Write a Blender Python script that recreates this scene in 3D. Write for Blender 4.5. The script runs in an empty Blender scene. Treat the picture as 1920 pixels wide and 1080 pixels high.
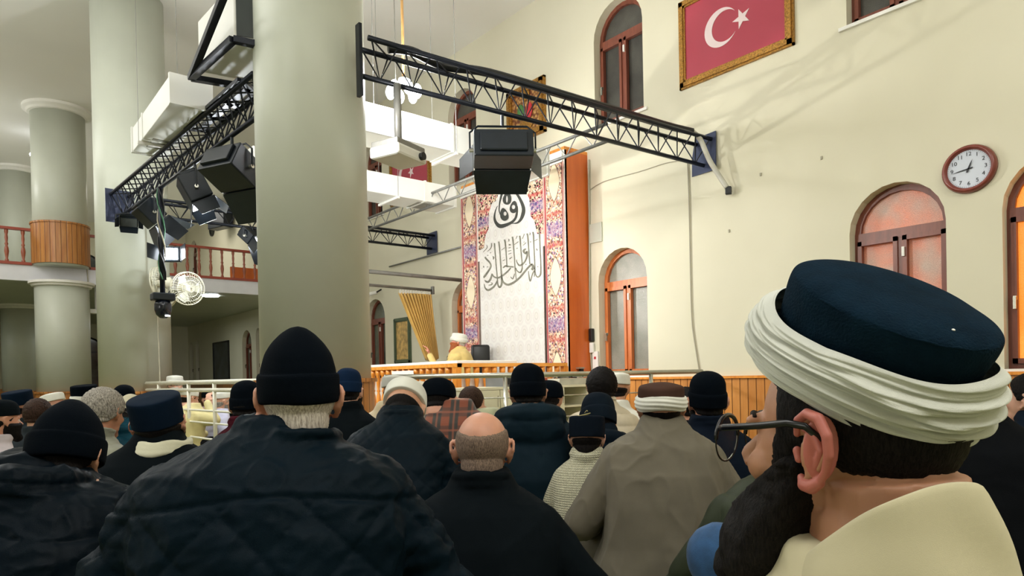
import bpy, bmesh, math, random
import numpy as np
from mathutils import Vector, Matrix, noise, geometry
random.seed(7)
sc = bpy.context.scene
COL = sc.collection
PI = math.pi
# ------------------------------------------------------------------ camera
FOC, CYP = 1268.0, 715.63           # focal length and principal row in pixels of a 1920x1080 frame
YAW, PIT, ROL = 0.692425, -0.0078263, -0.0202921
CAMZ = 0.85
fw = Vector((math.cos(PIT)*math.sin(YAW), math.cos(PIT)*math.cos(YAW), math.sin(PIT)))
r0 = Vector((math.cos(YAW), -math.sin(YAW), 0)); u0 = r0.cross(fw)
RT = r0*math.cos(ROL)+u0*math.sin(ROL); UP = -r0*math.sin(ROL)+u0*math.cos(ROL)
CAM = Vector((0, 0, CAMZ))
cam = bpy.data.cameras.new('camera'); cam_o = bpy.data.objects.new('camera', cam); COL.objects.link(cam_o)
cam_o.matrix_world = Matrix((( RT.x, UP.x, -fw.x, 0), (RT.y, UP.y, -fw.y, 0), (RT.z, UP.z, -fw.z, CAMZ), (0, 0, 0, 1)))
cam.sensor_width = 36; cam.lens = FOC/1920*36; cam.shift_y = (CYP-540)/1920; cam.clip_start = .05; cam.clip_end = 200
sc.camera = cam_o
sc.view_settings.view_transform = 'Standard'; sc.view_settings.look = 'None'
sc.view_settings.exposure = 0.0; sc.view_settings.gamma = 1.0; sc.view_settings.use_curve_mapping = False
# measured directions: where a sight line meets a plane of the room
def ray(x, y): return fw + RT*((x-960)/FOC) - UP*((y-CYP)/FOC)
def atX(x, y, v): d = ray(x, y); return CAM + d*(v/d.x)
def atY(x, y, v): d = ray(x, y); return CAM + d*(v/d.y)
def atZ(x, y, v): d = ray(x, y); return CAM + d*((v-CAMZ)/d.z)
def atD(x, y, v): return CAM + ray(x, y)*v
# ------------------------------------------------------------------ world (night outside) and lights: added fills, then stage and truss lights
w = bpy.data.worlds.new('night'); sc.world = w; w.use_nodes = True
w.node_tree.nodes['Background'].inputs[0].default_value = (.012, .016, .028, 1)
w.node_tree.nodes['Background'].inputs[1].default_value = .6
def area(name, loc, size, power, col=(1, .95, .86), target=None, sy=None):
    l = bpy.data.lights.new(name, 'AREA'); l.energy = power; l.color = col; l.size = size
    if sy: l.shape = 'RECTANGLE'; l.size_y = sy
    o = bpy.data.objects.new(name, l); COL.objects.link(o); o.location = loc
    if target is not None:
        o.rotation_euler = (Vector(target)-Vector(loc)).to_track_quat('-Z', 'Y').to_euler()
    return o
def spot(name, loc, target, power, ang=70, col=(1, .97, .9), rad=.08, blend=.6):
    l = bpy.data.lights.new(name, 'SPOT'); l.energy = power; l.color = col; l.spot_size = math.radians(ang); l.spot_blend = blend; l.shadow_soft_size = rad
    o = bpy.data.objects.new(name, l); COL.objects.link(o); o.location = loc
    o.rotation_euler = (Vector(target)-Vector(loc)).to_track_quat('-Z', 'Y').to_euler(); return o
def point(name, loc, power, col=(1, .97, .92), rad=.08):
    l = bpy.data.lights.new(name, 'POINT'); l.energy = power; l.color = col; l.shadow_soft_size = rad
    o = bpy.data.objects.new(name, l); COL.objects.link(o); o.location = loc; return o
area('overhead_fill_front', (-1.2, 6.5, 5.8), 3, 80, (1, 1, .97))  # added ambient fill below the ceiling, no fixture behind it
area('ceiling_fill_left', (-4.2, 8, 4.3), 3, 260, (1, 1, .99), (-3.6, 8, 6))  # unseen light added to brighten the ceiling, as is the rear one
area('ceiling_fill_rear', (1.5, -3.2, 4.3), 2.5, 130, (1, 1, .98), (2, -3, 6))
area('overhead_fill_near', (-.5, -1.5, 5.7), 3, 165, (1, .99, .97))  # overhead fill added behind the camera; the two far ones are added likewise
area('overhead_fill_far', (-2, 12.5, 5.8), 3, 110, (1, .99, .97))
area('overhead_fill_far_right', (4.4, 20, 5.8), 2, 60)
area('gallery_fill', (4, 19, 2.6), 1.5, 26, (.95, 1, .95))  # added ambient light under the gallery without a fixture, the left one too
area('gallery_fill_left', (-1.5, 18.5, 2.6), 1.5, 22, (.95, 1, .95))
area('side_fill_left', (-6.5, 3.0, 2.6), 2.2, 60, (1, .99, .97), (2, 5, 1.6))  # broad soft fill added from the left, no lamp stands there
point('point_fill_a', (-1.6, 3.2, 4.5), 90, (1, 1, .97), .25)  # point fill added out of view, as are the next three
point('point_fill_b', (-1.8, 9.5, 4.5), 70, (1, .99, .96), .25)
point('point_fill_c', (3.2, -2.2, 4.5), 90, (1, .99, .96), .25)
point('point_fill_d', (-1.5, 16.0, 4.9), 120, (1, .99, .96), .25)
spot('stage_light_near', (3.75, 4.65, 2.8), (5.5, 7.2, 1.5), 85, 95)
spot('stage_light_mid', (2.15, 6.1, 2.62), (5.7, 7.2, 1.6), 100, 80)
spot('stage_light_mid_b', (2.05, 7.0, 2.68), (5.7, 7.0, 1.6), 85, 80)
spot('stage_light_far', (3.4, 9.3, 2.7), (5.4, 7.4, 1.0), 45, 80)
point('truss_flood', (2.45, 8.0, 2.3), 75, (.93, .98, 1))
spot('truss_flood_beam', (2.4, 7.85, 2.32), (6.2, 3.2, 3.5), 300, 75, (1, .97, .88), .03)
point('pendant_bulbs', tuple(atD(757, 168, 6.5)), 230, (.98, .99, 1), .12)
spot('wall_flood', (1.75, 4.2, 2.75), (6.2, 3.2, 1.6), 130, 110, (1, .97, .92), .1)
# ------------------------------------------------------------------ materials
def lin(h):
    if isinstance(h, str):
        h = h.lstrip('#'); c = [int(h[i:i+2], 16)/255 for i in (0, 2, 4)]
    else: c = [v/255 for v in h]
    return tuple((v/12.92 if v <= .04045 else ((v+.055)/1.055)**2.4) for v in c)+(1,)
class NT:
    def __init__(s, name):
        s.m = bpy.data.materials.new(name); s.m.use_nodes = True; s.t = s.m.node_tree; s.b = s.t.nodes['Principled BSDF']
    def n(s, typ, **kw):
        o = s.t.nodes.new(typ)
        for k, v in kw.items():
            if k.startswith('i_'): o.inputs[int(k[2:])].default_value = v
            else: setattr(o, k, v)
        return o
    def l(s, a, b, oa=0, ib=0): s.t.links.new(a.outputs[oa] if not hasattr(a, 'is_linked') else a, b.inputs[ib] if not hasattr(b, 'is_linked') else b)
    def math(s, op, a, b=None, c=None):
        o = s.n('ShaderNodeMath', operation=op)
        for i, v in enumerate((a, b, c)):
            if v is None: continue
            if isinstance(v, (int, float)): o.inputs[i].default_value = v
            else: s.t.links.new(v, o.inputs[i])
        return o.outputs[0]
    def coord(s, kind='Object'):
        return s.n('ShaderNodeTexCoord').outputs[kind]
    def sep(s, kind='Object'):
        o = s.n('ShaderNodeSeparateXYZ'); s.t.links.new(s.coord(kind), o.inputs[0]); return o.outputs
    def noise(s, scale, detail=3, vec=None, rough=.5):
        o = s.n('ShaderNodeTexNoise'); o.inputs['Scale'].default_value = scale; o.inputs['Detail'].default_value = detail; o.inputs['Roughness'].default_value = rough
        s.t.links.new(vec if vec is not None else s.coord(), o.inputs['Vector']); return o
    def ramp(s, fac, stops, interp='LINEAR'):
        o = s.n('ShaderNodeValToRGB'); s.t.links.new(fac, o.inputs[0]); e = o.color_ramp.elements; o.color_ramp.interpolation = interp
        e[0].position, e[0].color = stops[0]; e[1].position, e[1].color = stops[-1]
        for p, c in stops[1:-1]:
            k = e.new(p); k.color = c
        return o.outputs[0]
    def mix(s, fac, a, b, mode='MIX'):
        o = s.n('ShaderNodeMix', data_type='RGBA', blend_type=mode)
        for sock, v in ((o.inputs[0], fac), (o.inputs[6], a), (o.inputs[7], b)):
            if isinstance(v, (int, float)): sock.default_value = v
            elif isinstance(v, tuple): sock.default_value = v
            else: s.t.links.new(v, sock)
        return o.outputs[2]
    def bump(s, h, strength=.3, dist=.01):
        o = s.n('ShaderNodeBump'); o.inputs['Strength'].default_value = strength; o.inputs['Distance'].default_value = dist
        s.t.links.new(h, o.inputs['Height']); s.t.links.new(o.outputs[0], s.b.inputs['Normal'])
    def color(s, v):
        if isinstance(v, tuple): s.b.inputs['Base Color'].default_value = v
        else: s.t.links.new(v, s.b.inputs['Base Color'])
    def set(s, **kw):
        for k, v in kw.items(): s.b.inputs[k.replace('_', ' ')].default_value = v
        return s
MC = {}
def plain(name, col, rough=.5, metal=0, var=.08, vs=6, bump=0, bs=60, spec=.5, sheen=0, bd=.004):
    if name in MC: return MC[name]
    t = NT(name); c = lin(col)
    nz = t.noise(vs, 4)
    d = tuple(v*(1-var*2) for v in c[:3])+(1,); e = tuple(min(1, v*(1+var)) for v in c[:3])+(1,)
    t.color(t.ramp(nz.outputs[0], [(.3, d), (.7, e)]))
    t.set(Roughness=rough, Metallic=metal, Specular_IOR_Level=spec)
    if sheen: t.set(Sheen_Weight=sheen)
    if bump: t.bump(t.noise(bs, 3).outputs[0], bump, bd)
    MC[name] = t.m; return t.m
def emit(name, col, s):
    if name in MC: return MC[name]
    t = NT(name); t.color((0, 0, 0, 1)); t.b.inputs['Emission Color'].default_value = lin(col); t.b.inputs['Emission Strength'].default_value = s
    MC[name] = t.m; return t.m
def wood(name, a, b, scale=3, along='Z', rough=.4, planks=0, axis=0, gloss=.5):
    t = NT(name); mp = t.n('ShaderNodeMapping'); t.t.links.new(t.coord(), mp.inputs[0])
    st = {'X': (.12, 1, 1), 'Y': (1, .12, 1), 'Z': (1, 1, .12)}[along]; mp.inputs['Scale'].default_value = st
    nz = t.noise(scale*6, 6, mp.outputs[0], .6)
    c = t.ramp(nz.outputs[0], [(.3, lin(a)), (.7, lin(b))])
    if planks:
        if axis == 'ang':
            s = t.sep(); v = t.math('MULTIPLY', t.math('ARCTAN2', s[1], s[0]), planks)
        else:
            s = t.sep(); v = t.math('MULTIPLY', s[axis], planks)
        fl = t.math('FLOOR', v); fr = t.math('FRACT', v)
        wn = t.n('ShaderNodeTexWhiteNoise', noise_dimensions='1D'); t.t.links.new(fl, wn.inputs['W'])
        c = t.mix(.55, c, t.ramp(wn.outputs[0], [(0, (.55, .5, .45, 1)), (1, (1, 1, 1, 1))]), 'MULTIPLY')
        g = t.ramp(t.math('ABSOLUTE', t.math('SUBTRACT', fr, .5)), [(.40, (1, 1, 1, 1)), (.47, (0, 0, 0, 1))])
        c = t.mix(t.ramp(t.math('ABSOLUTE', t.math('SUBTRACT', fr, .5)), [(.43, (0, 0, 0, 1)), (.48, (1, 1, 1, 1))]), c, lin((90, 45, 12)))
        t.bump(g, .6, .006)
    t.color(c); t.set(Roughness=rough, Specular_IOR_Level=gloss); return t.m
M = {}
t = NT('wall_paint'); nz = t.noise(.7, 3); n2 = t.noise(90, 2)
t.color(t.ramp(nz.outputs[0], [(.3, lin((212, 207, 184))), (.7, lin((222, 217, 195)))])); t.set(Roughness=.75, Specular_IOR_Level=.25); t.bump(n2.outputs[0], .05, .002); M['wall'] = t.m
M['col'] = plain('column_paint', (196, 200, 186), .42, var=.03, vs=2, bump=.03, bs=40)
M['ceil'] = plain('ceiling_paint', (238, 236, 230), .8, var=.02, vs=.6)
M['white'] = plain('white_paint', (236, 234, 228), .55, var=.02, vs=3)
M['duct'] = plain('duct_white_metal', (232, 232, 226), .4, var=.03, vs=2)
M['wains'] = wood('pine_wainscot', (206, 132, 62), (228, 160, 88), 3, 'Z', .3, 11, 1)
M['wainsc'] = wood('pine_column_cladding', (176, 108, 48), (206, 146, 82), 3, 'Z', .35, 5.4, 'ang')
M['pine'] = wood('varnished_pine', (214, 128, 40), (238, 160, 70), 4, 'Z', .3)
M['pinex'] = wood('varnished_pine_rail', (214, 132, 44), (240, 170, 80), 4, 'X', .3)
M['redwood'] = wood('reddish_railing_wood', (136, 72, 52), (170, 98, 72), 5, 'Z', .35)
M['redrail'] = wood('red_varnished_rail', (140, 56, 40), (168, 78, 58), 4, 'X', .4)
M['winwood'] = wood('window_wood', (176, 92, 44), (206, 120, 62), 4, 'Z', .35)
M['winbrown'] = wood('brown_window_wood', (104, 54, 40), (132, 72, 54), 4, 'Z', .35)
M['orange'] = wood('orange_wood_panel', (196, 92, 34), (216, 112, 46), 1.5, 'Z', .3)
M['truss'] = plain('black_truss_steel', (30, 34, 44), .35, .5, var=.15, vs=20)
M['grey'] = plain('grey_truss_steel', (140, 140, 136), .4, .4, var=.1, vs=10)
M['blk'] = plain('black_fixture_metal', (22, 30, 38), .35, .2, var=.1, vs=10)
M['steel'] = plain('brushed_steel_pipe', (196, 196, 184), .25, .8, var=.04, vs=10)
M['wpipe'] = plain('white_pipe', (226, 224, 208), .35, .1, var=.03)
M['gilt'] = plain('gilt_frame', (176, 128, 56), .35, .55, var=.3, vs=60, bump=.8, bs=90, bd=.01)
M['carpet'] = plain('olive_carpet', (122, 126, 86), .9, var=.1, vs=5, bump=.3, bs=300, spec=.1)
M['glass'] = plain('night_window_glass', (78, 82, 80), .08, var=.25, vs=3)
M['plast'] = plain('white_plastic', (226, 226, 220), .4, var=.02)
M['dark'] = plain('dark_plastic', (18, 20, 22), .4, var=.1)
M['wire'] = plain('grey_cable', (168, 162, 142), .6, var=.05)
M['bwire'] = plain('black_cable', (20, 22, 24), .5, var=.05)
M['lamp'] = emit('white_lamp_glow', (245, 250, 255), 30)
M['led'] = emit('led_glow', (255, 255, 255), 6)
# ------------------------------------------------------------------ mesh helpers
def obj(name, bm, mat, parent=None, smooth=False, kind=None, bevel=0):
    me = bpy.data.meshes.new(name)
    if isinstance(bm, bmesh.types.BMesh):
        bmesh.ops.recalc_face_normals(bm, faces=bm.faces); bm.to_mesh(me); bm.free()
    else: me = bm; me.name = name
    for m in (mat if isinstance(mat, (list, tuple)) else [mat]): me.materials.append(m)
    if smooth:
        for p in me.polygons: p.use_smooth = True
    o = bpy.data.objects.new(name, me); COL.objects.link(o)
    if parent is not None: o.parent = parent
    if kind: o['kind'] = kind
    if bevel:
        b = o.modifiers.new('b', 'BEVEL'); b.width = bevel; b.segments = 2; b.limit_method = 'ANGLE'
    return o
def tag(o, label, cat, group=None, kind=None):
    o['label'] = label; o['category'] = cat
    if group: o['group'] = group
    if kind: o['kind'] = kind
    return o
def empty(name, loc=(0, 0, 0), rz=0, label=None, cat=None, group=None, kind=None):
    o = bpy.data.objects.new(name, None); COL.objects.link(o); o.location = loc; o.rotation_euler = (0, 0, rz); o.empty_display_size = .1
    if label: o['label'] = label
    if cat: o['category'] = cat
    if group: o['group'] = group
    if kind: o['kind'] = kind
    return o
def B(): return bmesh.new()
def box(bm, c, s, rot=None):
    M4 = Matrix.Translation(Vector(c))
    if rot is not None: M4 = M4 @ (rot.to_4x4() if isinstance(rot, Matrix) else Matrix.Rotation(rot, 4, 'Z'))
    r = bmesh.ops.create_cube(bm, size=1, matrix=M4 @ Matrix.Diagonal((s[0], s[1], s[2], 1)))
    return r['verts']
def box2(bm, a, b): return box(bm, [(a[i]+b[i])/2 for i in range(3)], [abs(b[i]-a[i]) for i in range(3)])
def frame_of(d):
    d = d.normalized(); a = Vector((0, 0, 1)) if abs(d.z) < .95 else Vector((1, 0, 0))
    x = d.cross(a).normalized(); return x, x.cross(d).normalized()
def tube(bm, pts, r, seg=8, cap=True, closed=False):
    pts = [Vector(p) for p in pts]; n = len(pts); rings = []
    rs = r if isinstance(r, (list, tuple)) else [r]*n
    px = None
    for i, p in enumerate(pts):
        d = (pts[(i+1) % n]-pts[i-1]) if closed else (pts[min(i+1, n-1)]-pts[max(i-1, 0)])
        d.normalize()
        if px is None: x, y = frame_of(d)
        else:
            x = (px-d*px.dot(d))
            x = x.normalized() if x.length > 1e-5 else frame_of(d)[0]
            y = d.cross(x)*-1
        px = x
        ra = rs[i] if isinstance(rs[i], (list, tuple)) else (rs[i], rs[i])
        rings.append([bm.verts.new(p+x*(ra[0]*math.cos(2*PI*k/seg))+y*(ra[1]*math.sin(2*PI*k/seg))) for k in range(seg)])
    m = n if closed else n-1
    for i in range(m):
        a, b = rings[i], rings[(i+1) % n]
        for k in range(seg): bm.faces.new((a[k], a[(k+1) % seg], b[(k+1) % seg], b[k]))
    if cap and not closed: bm.faces.new(rings[0][::-1]); bm.faces.new(rings[-1])
    return rings
def bar(bm, a, b, w, h=None):
    a, b = Vector(a), Vector(b); d = b-a; h = h or w
    q = d.to_track_quat('Y', 'Z').to_matrix()
    box(bm, (a+b)/2, (w, d.length, h), q)
def lathe(bm, prof, c=(0, 0, 0), seg=16, sx=1, sy=1, mat4=None):
    rings = []
    for rr, z in prof:
        ring = []
        for k in range(seg):
            v = Vector((rr*sx*math.cos(2*PI*k/seg), rr*sy*math.sin(2*PI*k/seg), z))
            if mat4 is not None: v = mat4 @ v
            ring.append(bm.verts.new(v+Vector(c)))
        rings.append(ring)
    for i in range(len(rings)-1):
        for k in range(seg): bm.faces.new((rings[i][k], rings[i][(k+1) % seg], rings[i+1][(k+1) % seg], rings[i+1][k]))
    bm.faces.new(rings[0][::-1]); bm.faces.new(rings[-1]); return rings
def ell(bm, c, r, rot=None, u=16, v=10):
    c = Vector(c); rot = rot or Matrix.Identity(3)
    def P(th, ph): return bm.verts.new(c+rot @ Vector((r[0]*math.sin(th)*math.cos(ph), r[1]*math.sin(th)*math.sin(ph), r[2]*math.cos(th))))
    top, bot = P(0, 0), P(PI, 0); rings = [[P(PI*i/v, 2*PI*k/u) for k in range(u)] for i in range(1, v)]
    for k in range(u):
        j = (k+1) % u; bm.faces.new((top, rings[0][k], rings[0][j])); bm.faces.new((bot, rings[-1][j], rings[-1][k]))
        for i in range(v-2): bm.faces.new((rings[i][k], rings[i+1][k], rings[i+1][j], rings[i][j]))
def poly(bm, pts3, thick):
    """extrude a planar polygon (list of Vectors) by the vector thick"""
    a = [bm.verts.new(p) for p in pts3]; b = [bm.verts.new(Vector(p)+thick) for p in pts3]
    n = len(a); tri = geometry.tessellate_polygon([[Vector(p) for p in pts3]])
    for t3 in tri:
        try: bm.faces.new([a[i] for i in t3]); bm.faces.new([b[i] for i in reversed(t3)])
        except ValueError: pass
    for i in range(n):
        try: bm.faces.new((a[i], a[(i+1) % n], b[(i+1) % n], b[i]))
        except ValueError: pass
def copy_tree(o, parent=None):
    c = o.copy(); COL.objects.link(c)
    if parent is not None: c.parent = parent
    for ch in list(o.children): copy_tree(ch, c)
    return c
# ================================================================== the hall
D = 6.2; CEIL = 5.94; REV = .2
XW0, XW1, YW0, YW1 = -8.0, D, -5.0, 24.6
BALY = 14.95; SLAB0, SLAB1 = 2.75, 3.03
def arch(y0, y1, z0, ztop, n=12):
    r = (y1-y0)/2; cy = (y0+y1)/2; zs = ztop-r*1.0
    return [(y0, z0), (y1, z0)]+[(cy+r*math.cos(PI*k/n), zs+r*math.sin(PI*k/n)) for k in range(n+1)]
# openings on the right wall: (y0, y1, sill, top, colour, kind)
OPEN = [(.82, 1.575, .83, 2.43, 'amber'), (1.955, 2.715, .83, 2.43, 'rose'), (5.0, 5.76, .83, 2.36, 'clear'), (8.2, 8.95, .83, 2.36, 'clear'), (11.12, 11.85, .83, 2.36, 'brown'),
        (17.65, 18.0, .83, 2.25, 'brown'), (18.35, 19.1, .83, 2.25, 'brown'), (23.3, 23.7, .83, 2.25, 'brown'), (24.0, 24.4, .83, 2.2, 'brown'),
        (1.95, 2.71, 3.9, 5.33, 'upper'), (5.0, 5.76, 3.9, 5.33, 'upper'), (8.2, 8.95, 3.9, 5.33, 'upper'), (11.12, 11.85, 3.9, 5.33, 'upper'), (23.3, 24.05, 4.2, 5.5, 'upper')]
rect = [Vector((YW0, 0, 0)), Vector((YW1, 0, 0)), Vector((YW1, CEIL, 0)), Vector((YW0, CEIL, 0))]
loops = [rect]
for y0, y1, z0, z1, k in OPEN:
    loops.append([Vector((y, z, 0)) for y, z in arch(y0, y1, z0, z1)][::-1])
bm = B(); allp = [v for L in loops for v in L]; vs = [bm.verts.new((D, v.x, v.y)) for v in allp]
for t3 in geometry.tessellate_polygon(loops): bm.faces.new([vs[i] for i in t3])
i0 = 4
for L in loops[1:]:
    ring = vs[i0:i0+len(L)]; i0 += len(L)
    back = [bm.verts.new((D+REV, v.co.y, v.co.z)) for v in ring]
    for k in range(len(ring)): bm.faces.new((ring[k], ring[(k+1) % len(ring)], back[(k+1) % len(ring)], back[k]))
obj('wall_right', bm, M['wall'], kind='structure')
bm = B(); box2(bm, (XW0, YW0, -.1), (D+.6, YW1, 0)); obj('floor', bm, M['carpet'], kind='structure')
bm = B(); box2(bm, (XW0, YW0, CEIL), (D+.6, YW1, CEIL+.1)); obj('ceiling', bm, M['ceil'], kind='structure')
# far wall, left wall, rear wall
FO = [(2.8, 3.75, .0, 2.35), (-1.0, 0.0, .8, 2.3), (2.75, 3.75, 4.05, 4.95), (-1, 0, 4.05, 5.2)]
loops = [[Vector((XW0, 0, 0)), Vector((D, 0, 0)), Vector((D, CEIL, 0)), Vector((XW0, CEIL, 0))]]
for o_ in FO: loops.append([Vector((y, z, 0)) for y, z in arch(*o_)][::-1])
bm = B(); allp = [v for L in loops for v in L]; vs = [bm.verts.new((v.x, YW1, v.y)) for v in allp]
for t3 in geometry.tessellate_polygon(loops): bm.faces.new([vs[i] for i in t3])
obj('wall_far', bm, M['wall'], kind='structure')
bm = B(); box2(bm, (XW0-.1, YW0, 0), (XW0, YW1, CEIL)); obj('wall_left', bm, M['wall'], kind='structure')
bm = B(); box2(bm, (XW0, YW0-.1, 0), (D, YW0, CEIL)); obj('wall_rear', bm, M['wall'], kind='structure')
# frosted and clear panes
def pane_mat(name, c1, c2, em=0, rough=.25):
    t = NT(name); nz = t.noise(3, 2); sp = t.n('ShaderNodeTexVoronoi'); sp.inputs['Scale'].default_value = 130; t.t.links.new(t.coord(), sp.inputs['Vector'])
    s = t.sep()
    c = t.mix(t.ramp(nz.outputs[0], [(.35, (0, 0, 0, 1)), (.65, (1, 1, 1, 1))]), lin(c1), lin(c2))
    c = t.mix(.35, c, t.ramp(sp.outputs[0], [(0, (1.5, 1.4, 1.3, 1)), (.6, (.6, .5, .5, 1))]), 'MULTIPLY')
    t.color(c); t.set(Roughness=rough)
    if em:
        t.t.links.new(c, t.b.inputs['Emission Color']); t.b.inputs['Emission Strength'].default_value = em
    t.bump(sp.outputs[0], .4, .002); return t.m
PM = {'clear': pane_mat('frosted_pane', (126, 128, 116), (150, 150, 138), .05), 'rose': pane_mat('street_lit_frosted_pane', (176, 150, 132), (214, 120, 84), .22),
      'amber': pane_mat('amber_lit_frosted_pane', (238, 130, 40), (250, 150, 60), 1.1), 'brown': pane_mat('grey_green_pane', (92, 100, 88), (120, 124, 108), .02), 'upper': pane_mat('dark_upper_pane', (62, 62, 58), (84, 84, 78), 0, .12)}
NW = 0
def window(y0, y1, z0, z1, kind):
    global NW; NW += 1
    wm = {'clear': M['winwood'], 'rose': M['winbrown'], 'amber': M['winbrown'], 'brown': M['winbrown'], 'upper': M['winbrown']}[kind]
    root = empty('window_%d' % NW, (D+REV*.8, (y0+y1)/2, z0), kind='structure')
    r = (y1-y0)/2; zs = z1-r-z0; h = z1-z0; fwid = .05
    X0 = 0
    def loopo(rr, zb): return [Vector((X0, -rr, zb)), Vector((X0, rr, zb))]+[Vector((X0, rr*math.cos(PI*k/12), zs+rr*math.sin(PI*k/12))) for k in range(13)]
    bm = B(); A_ = loopo(r, 0); B_ = loopo(r-fwid, fwid)
    for off in (0,):
        av = [bm.verts.new(p) for p in A_]; bv = [bm.verts.new(p) for p in B_]; cv = [bm.verts.new(p+Vector((-.05, 0, 0))) for p in A_]; dv = [bm.verts.new(p+Vector((-.05, 0, 0))) for p in B_]
        n = len(av)
        for k in range(n):
            j = (k+1) % n
            for q in ((av[k], av[j], bv[j], bv[k]), (cv[k], cv[j], dv[j], dv[k]), (bv[k], bv[j], dv[j], dv[k]), (av[k], av[j], cv[j], cv[k])):
                try: bm.faces.new(q)
                except ValueError: pass
    obj('window_frame', bm, wm, root)
    zt = zs-.02
    bm = B(); box2(bm, (-.06, -r+.02, zt-.05), (.0, r-.02, zt+.03)); obj('transom', bm, wm, root)
    bm = B(); box2(bm, (-.055, -.022, .02), (.0, .022, zt)); obj('mullion', bm, wm, root)
    for s in (-1, 1):
        bm = B()
        a, b = (-r+fwid-.02, -.02) if s < 0 else (.02, r-fwid+.02)
        for q in (((a, .04), (a+.035, zt-.04)), ((b-.035, .04), (b, zt-.04)), ((a, .04), (b, .08)), ((a, zt-.08), (b, zt-.04))):
            box2(bm, (-.07, q[0][0], q[0][1]), (-.02, q[1][0], q[1][1]))
        sash = obj('sash', bm, wm, root)
        if s > 0:
            bm = B(); box2(bm, (-.1, b-.035, h*.33), (-.07, b-.015, h*.33+.03)); box2(bm, (-.105, b-.035, h*.33-.07), (-.09, b-.015, h*.33+.02))
            obj('handle', bm, M['steel'], sash)
        if s < 0:
            bm = B(); box2(bm, (-.09, -.04, zt-.22), (-.06, -.02, zt-.14)); obj('hinge', bm, M['white'], sash)
    bm = B(); poly(bm, loopo(r-.03, .02), Vector((-.012, 0, 0))); obj('pane', bm, PM[kind], root)
    if z0 > 3 or kind in ('clear', 'rose', 'amber'):
        bm = B(); box2(bm, (-REV*.8-.03, -r-.06, -.03), (0, r+.06, 0)); obj('sill', bm, M['white'], root)
for o_ in OPEN: window(*o_)
for (x0, x1, z0, z1) in FO:
    NW += 1; root = empty('window_%d' % NW, ((x0+x1)/2, YW1, z0), kind='structure'); r = (x1-x0)/2; zs = z1-r-z0
    L = [Vector((-r, .08, 0)), Vector((r, .08, 0))]+[Vector((r*math.cos(PI*k/12), .08, zs+r*math.sin(PI*k/12))) for k in range(13)]
    bm = B(); poly(bm, L, Vector((0, .03, 0))); obj('pane', bm, M['glass'], root)
    bm = B(); tube(bm, [p+Vector((0, -.03, 0)) for p in L], .05, 6, closed=True); obj('window_frame', bm, M['dark'], root)
    bm = B(); bar(bm, (0, .05, 0), (0, .05, zs), .07); bar(bm, (-r, .05, zs), (r, .05, zs), .06); obj('mullion', bm, M['dark'], root)
# pine wainscot along the right wall and its cap
bm = B(); box2(bm, (D-.02, YW0, 0), (D, 5.55, .785)); obj('trim_1', bm, M['wains'], kind='structure')
bm = B(); box2(bm, (D-.045, YW0, .785), (D, 5.55, .81)); obj('trim_2', bm, M['pine'], kind='structure')
bm = B(); box2(bm, (D-.02, 9.2, 0), (D, YW1, .785)); obj('trim_3', bm, M['wains'], kind='structure')
bm = B(); box2(bm, (XW0, YW1-.03, 0), (2.75, YW1, .785)); obj('trim_4', bm, M['wains'], kind='structure')
# ------------------------------------------------------------------ columns
COLS = [('c1', 2.275, 5.21, .43, .86, 0), ('c2', 1.90, 10.13, .43, .755, 0), ('c3', 1.62, 14.95, .43, .74, 1), ('c5', 1.30, 19.6, .39, .74, 1), ('c6', -4.6, 14.95, .43, .74, 1)]
CL = {'c1': 'broad cream round column nearest the camera, left of the banner stage', 'c2': 'cream round column carrying the two white fans',
      'c3': 'cream column rising through the wooden balcony railing', 'c5': 'farthest cream column behind the balcony on the left edge', 'c6': 'cream column under the balcony beyond the left edge'}
for key, x, y, r, wz, gal in COLS:
    c = empty('column', (x, y, 0), label=CL[key], cat='column')
    bm = B(); lathe(bm, [(r, wz), (r, CEIL)] if not gal else [(r, wz), (r, SLAB0-.001)], seg=48); obj('shaft', bm, M['col'], c, True)
    bm = B(); lathe(bm, [(r+.025, 0), (r+.025, wz-.03), (r+.05, wz-.03), (r+.05, wz)], seg=48); obj('wood_cladding', bm, M['wainsc'], c, False)
    if gal:
        bm = B(); lathe(bm, [(r, SLAB0-.1), (r+.04, SLAB0-.09), (r+.05, SLAB0-.06), (r+.09, SLAB0-.045), (r+.09, SLAB0-.001)], seg=40); obj('lower_capital', bm, M['white'], c)
        bm = B(); lathe(bm, [(r, SLAB1), (r, CEIL-.09)], seg=48); obj('upper_shaft', bm, M['col'], c, True)
        if key != 'c5':
            bm = B(); lathe(bm, [(r+.03, SLAB1+.03), (r+.03, 3.78), (r+.045, 3.78), (r+.045, 3.81), (r+.01, 3.81)], seg=48); obj('gallery_cladding', bm, M['wainsc'], c)
        bm = B(); lathe(bm, [(r, CEIL-.12), (r+.04, CEIL-.11), (r+.07, CEIL-.08), (r+.12, CEIL-.05), (r+.12, CEIL)], seg=40); obj('capital', bm, M['white'], c)
    else:
        pass
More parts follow.
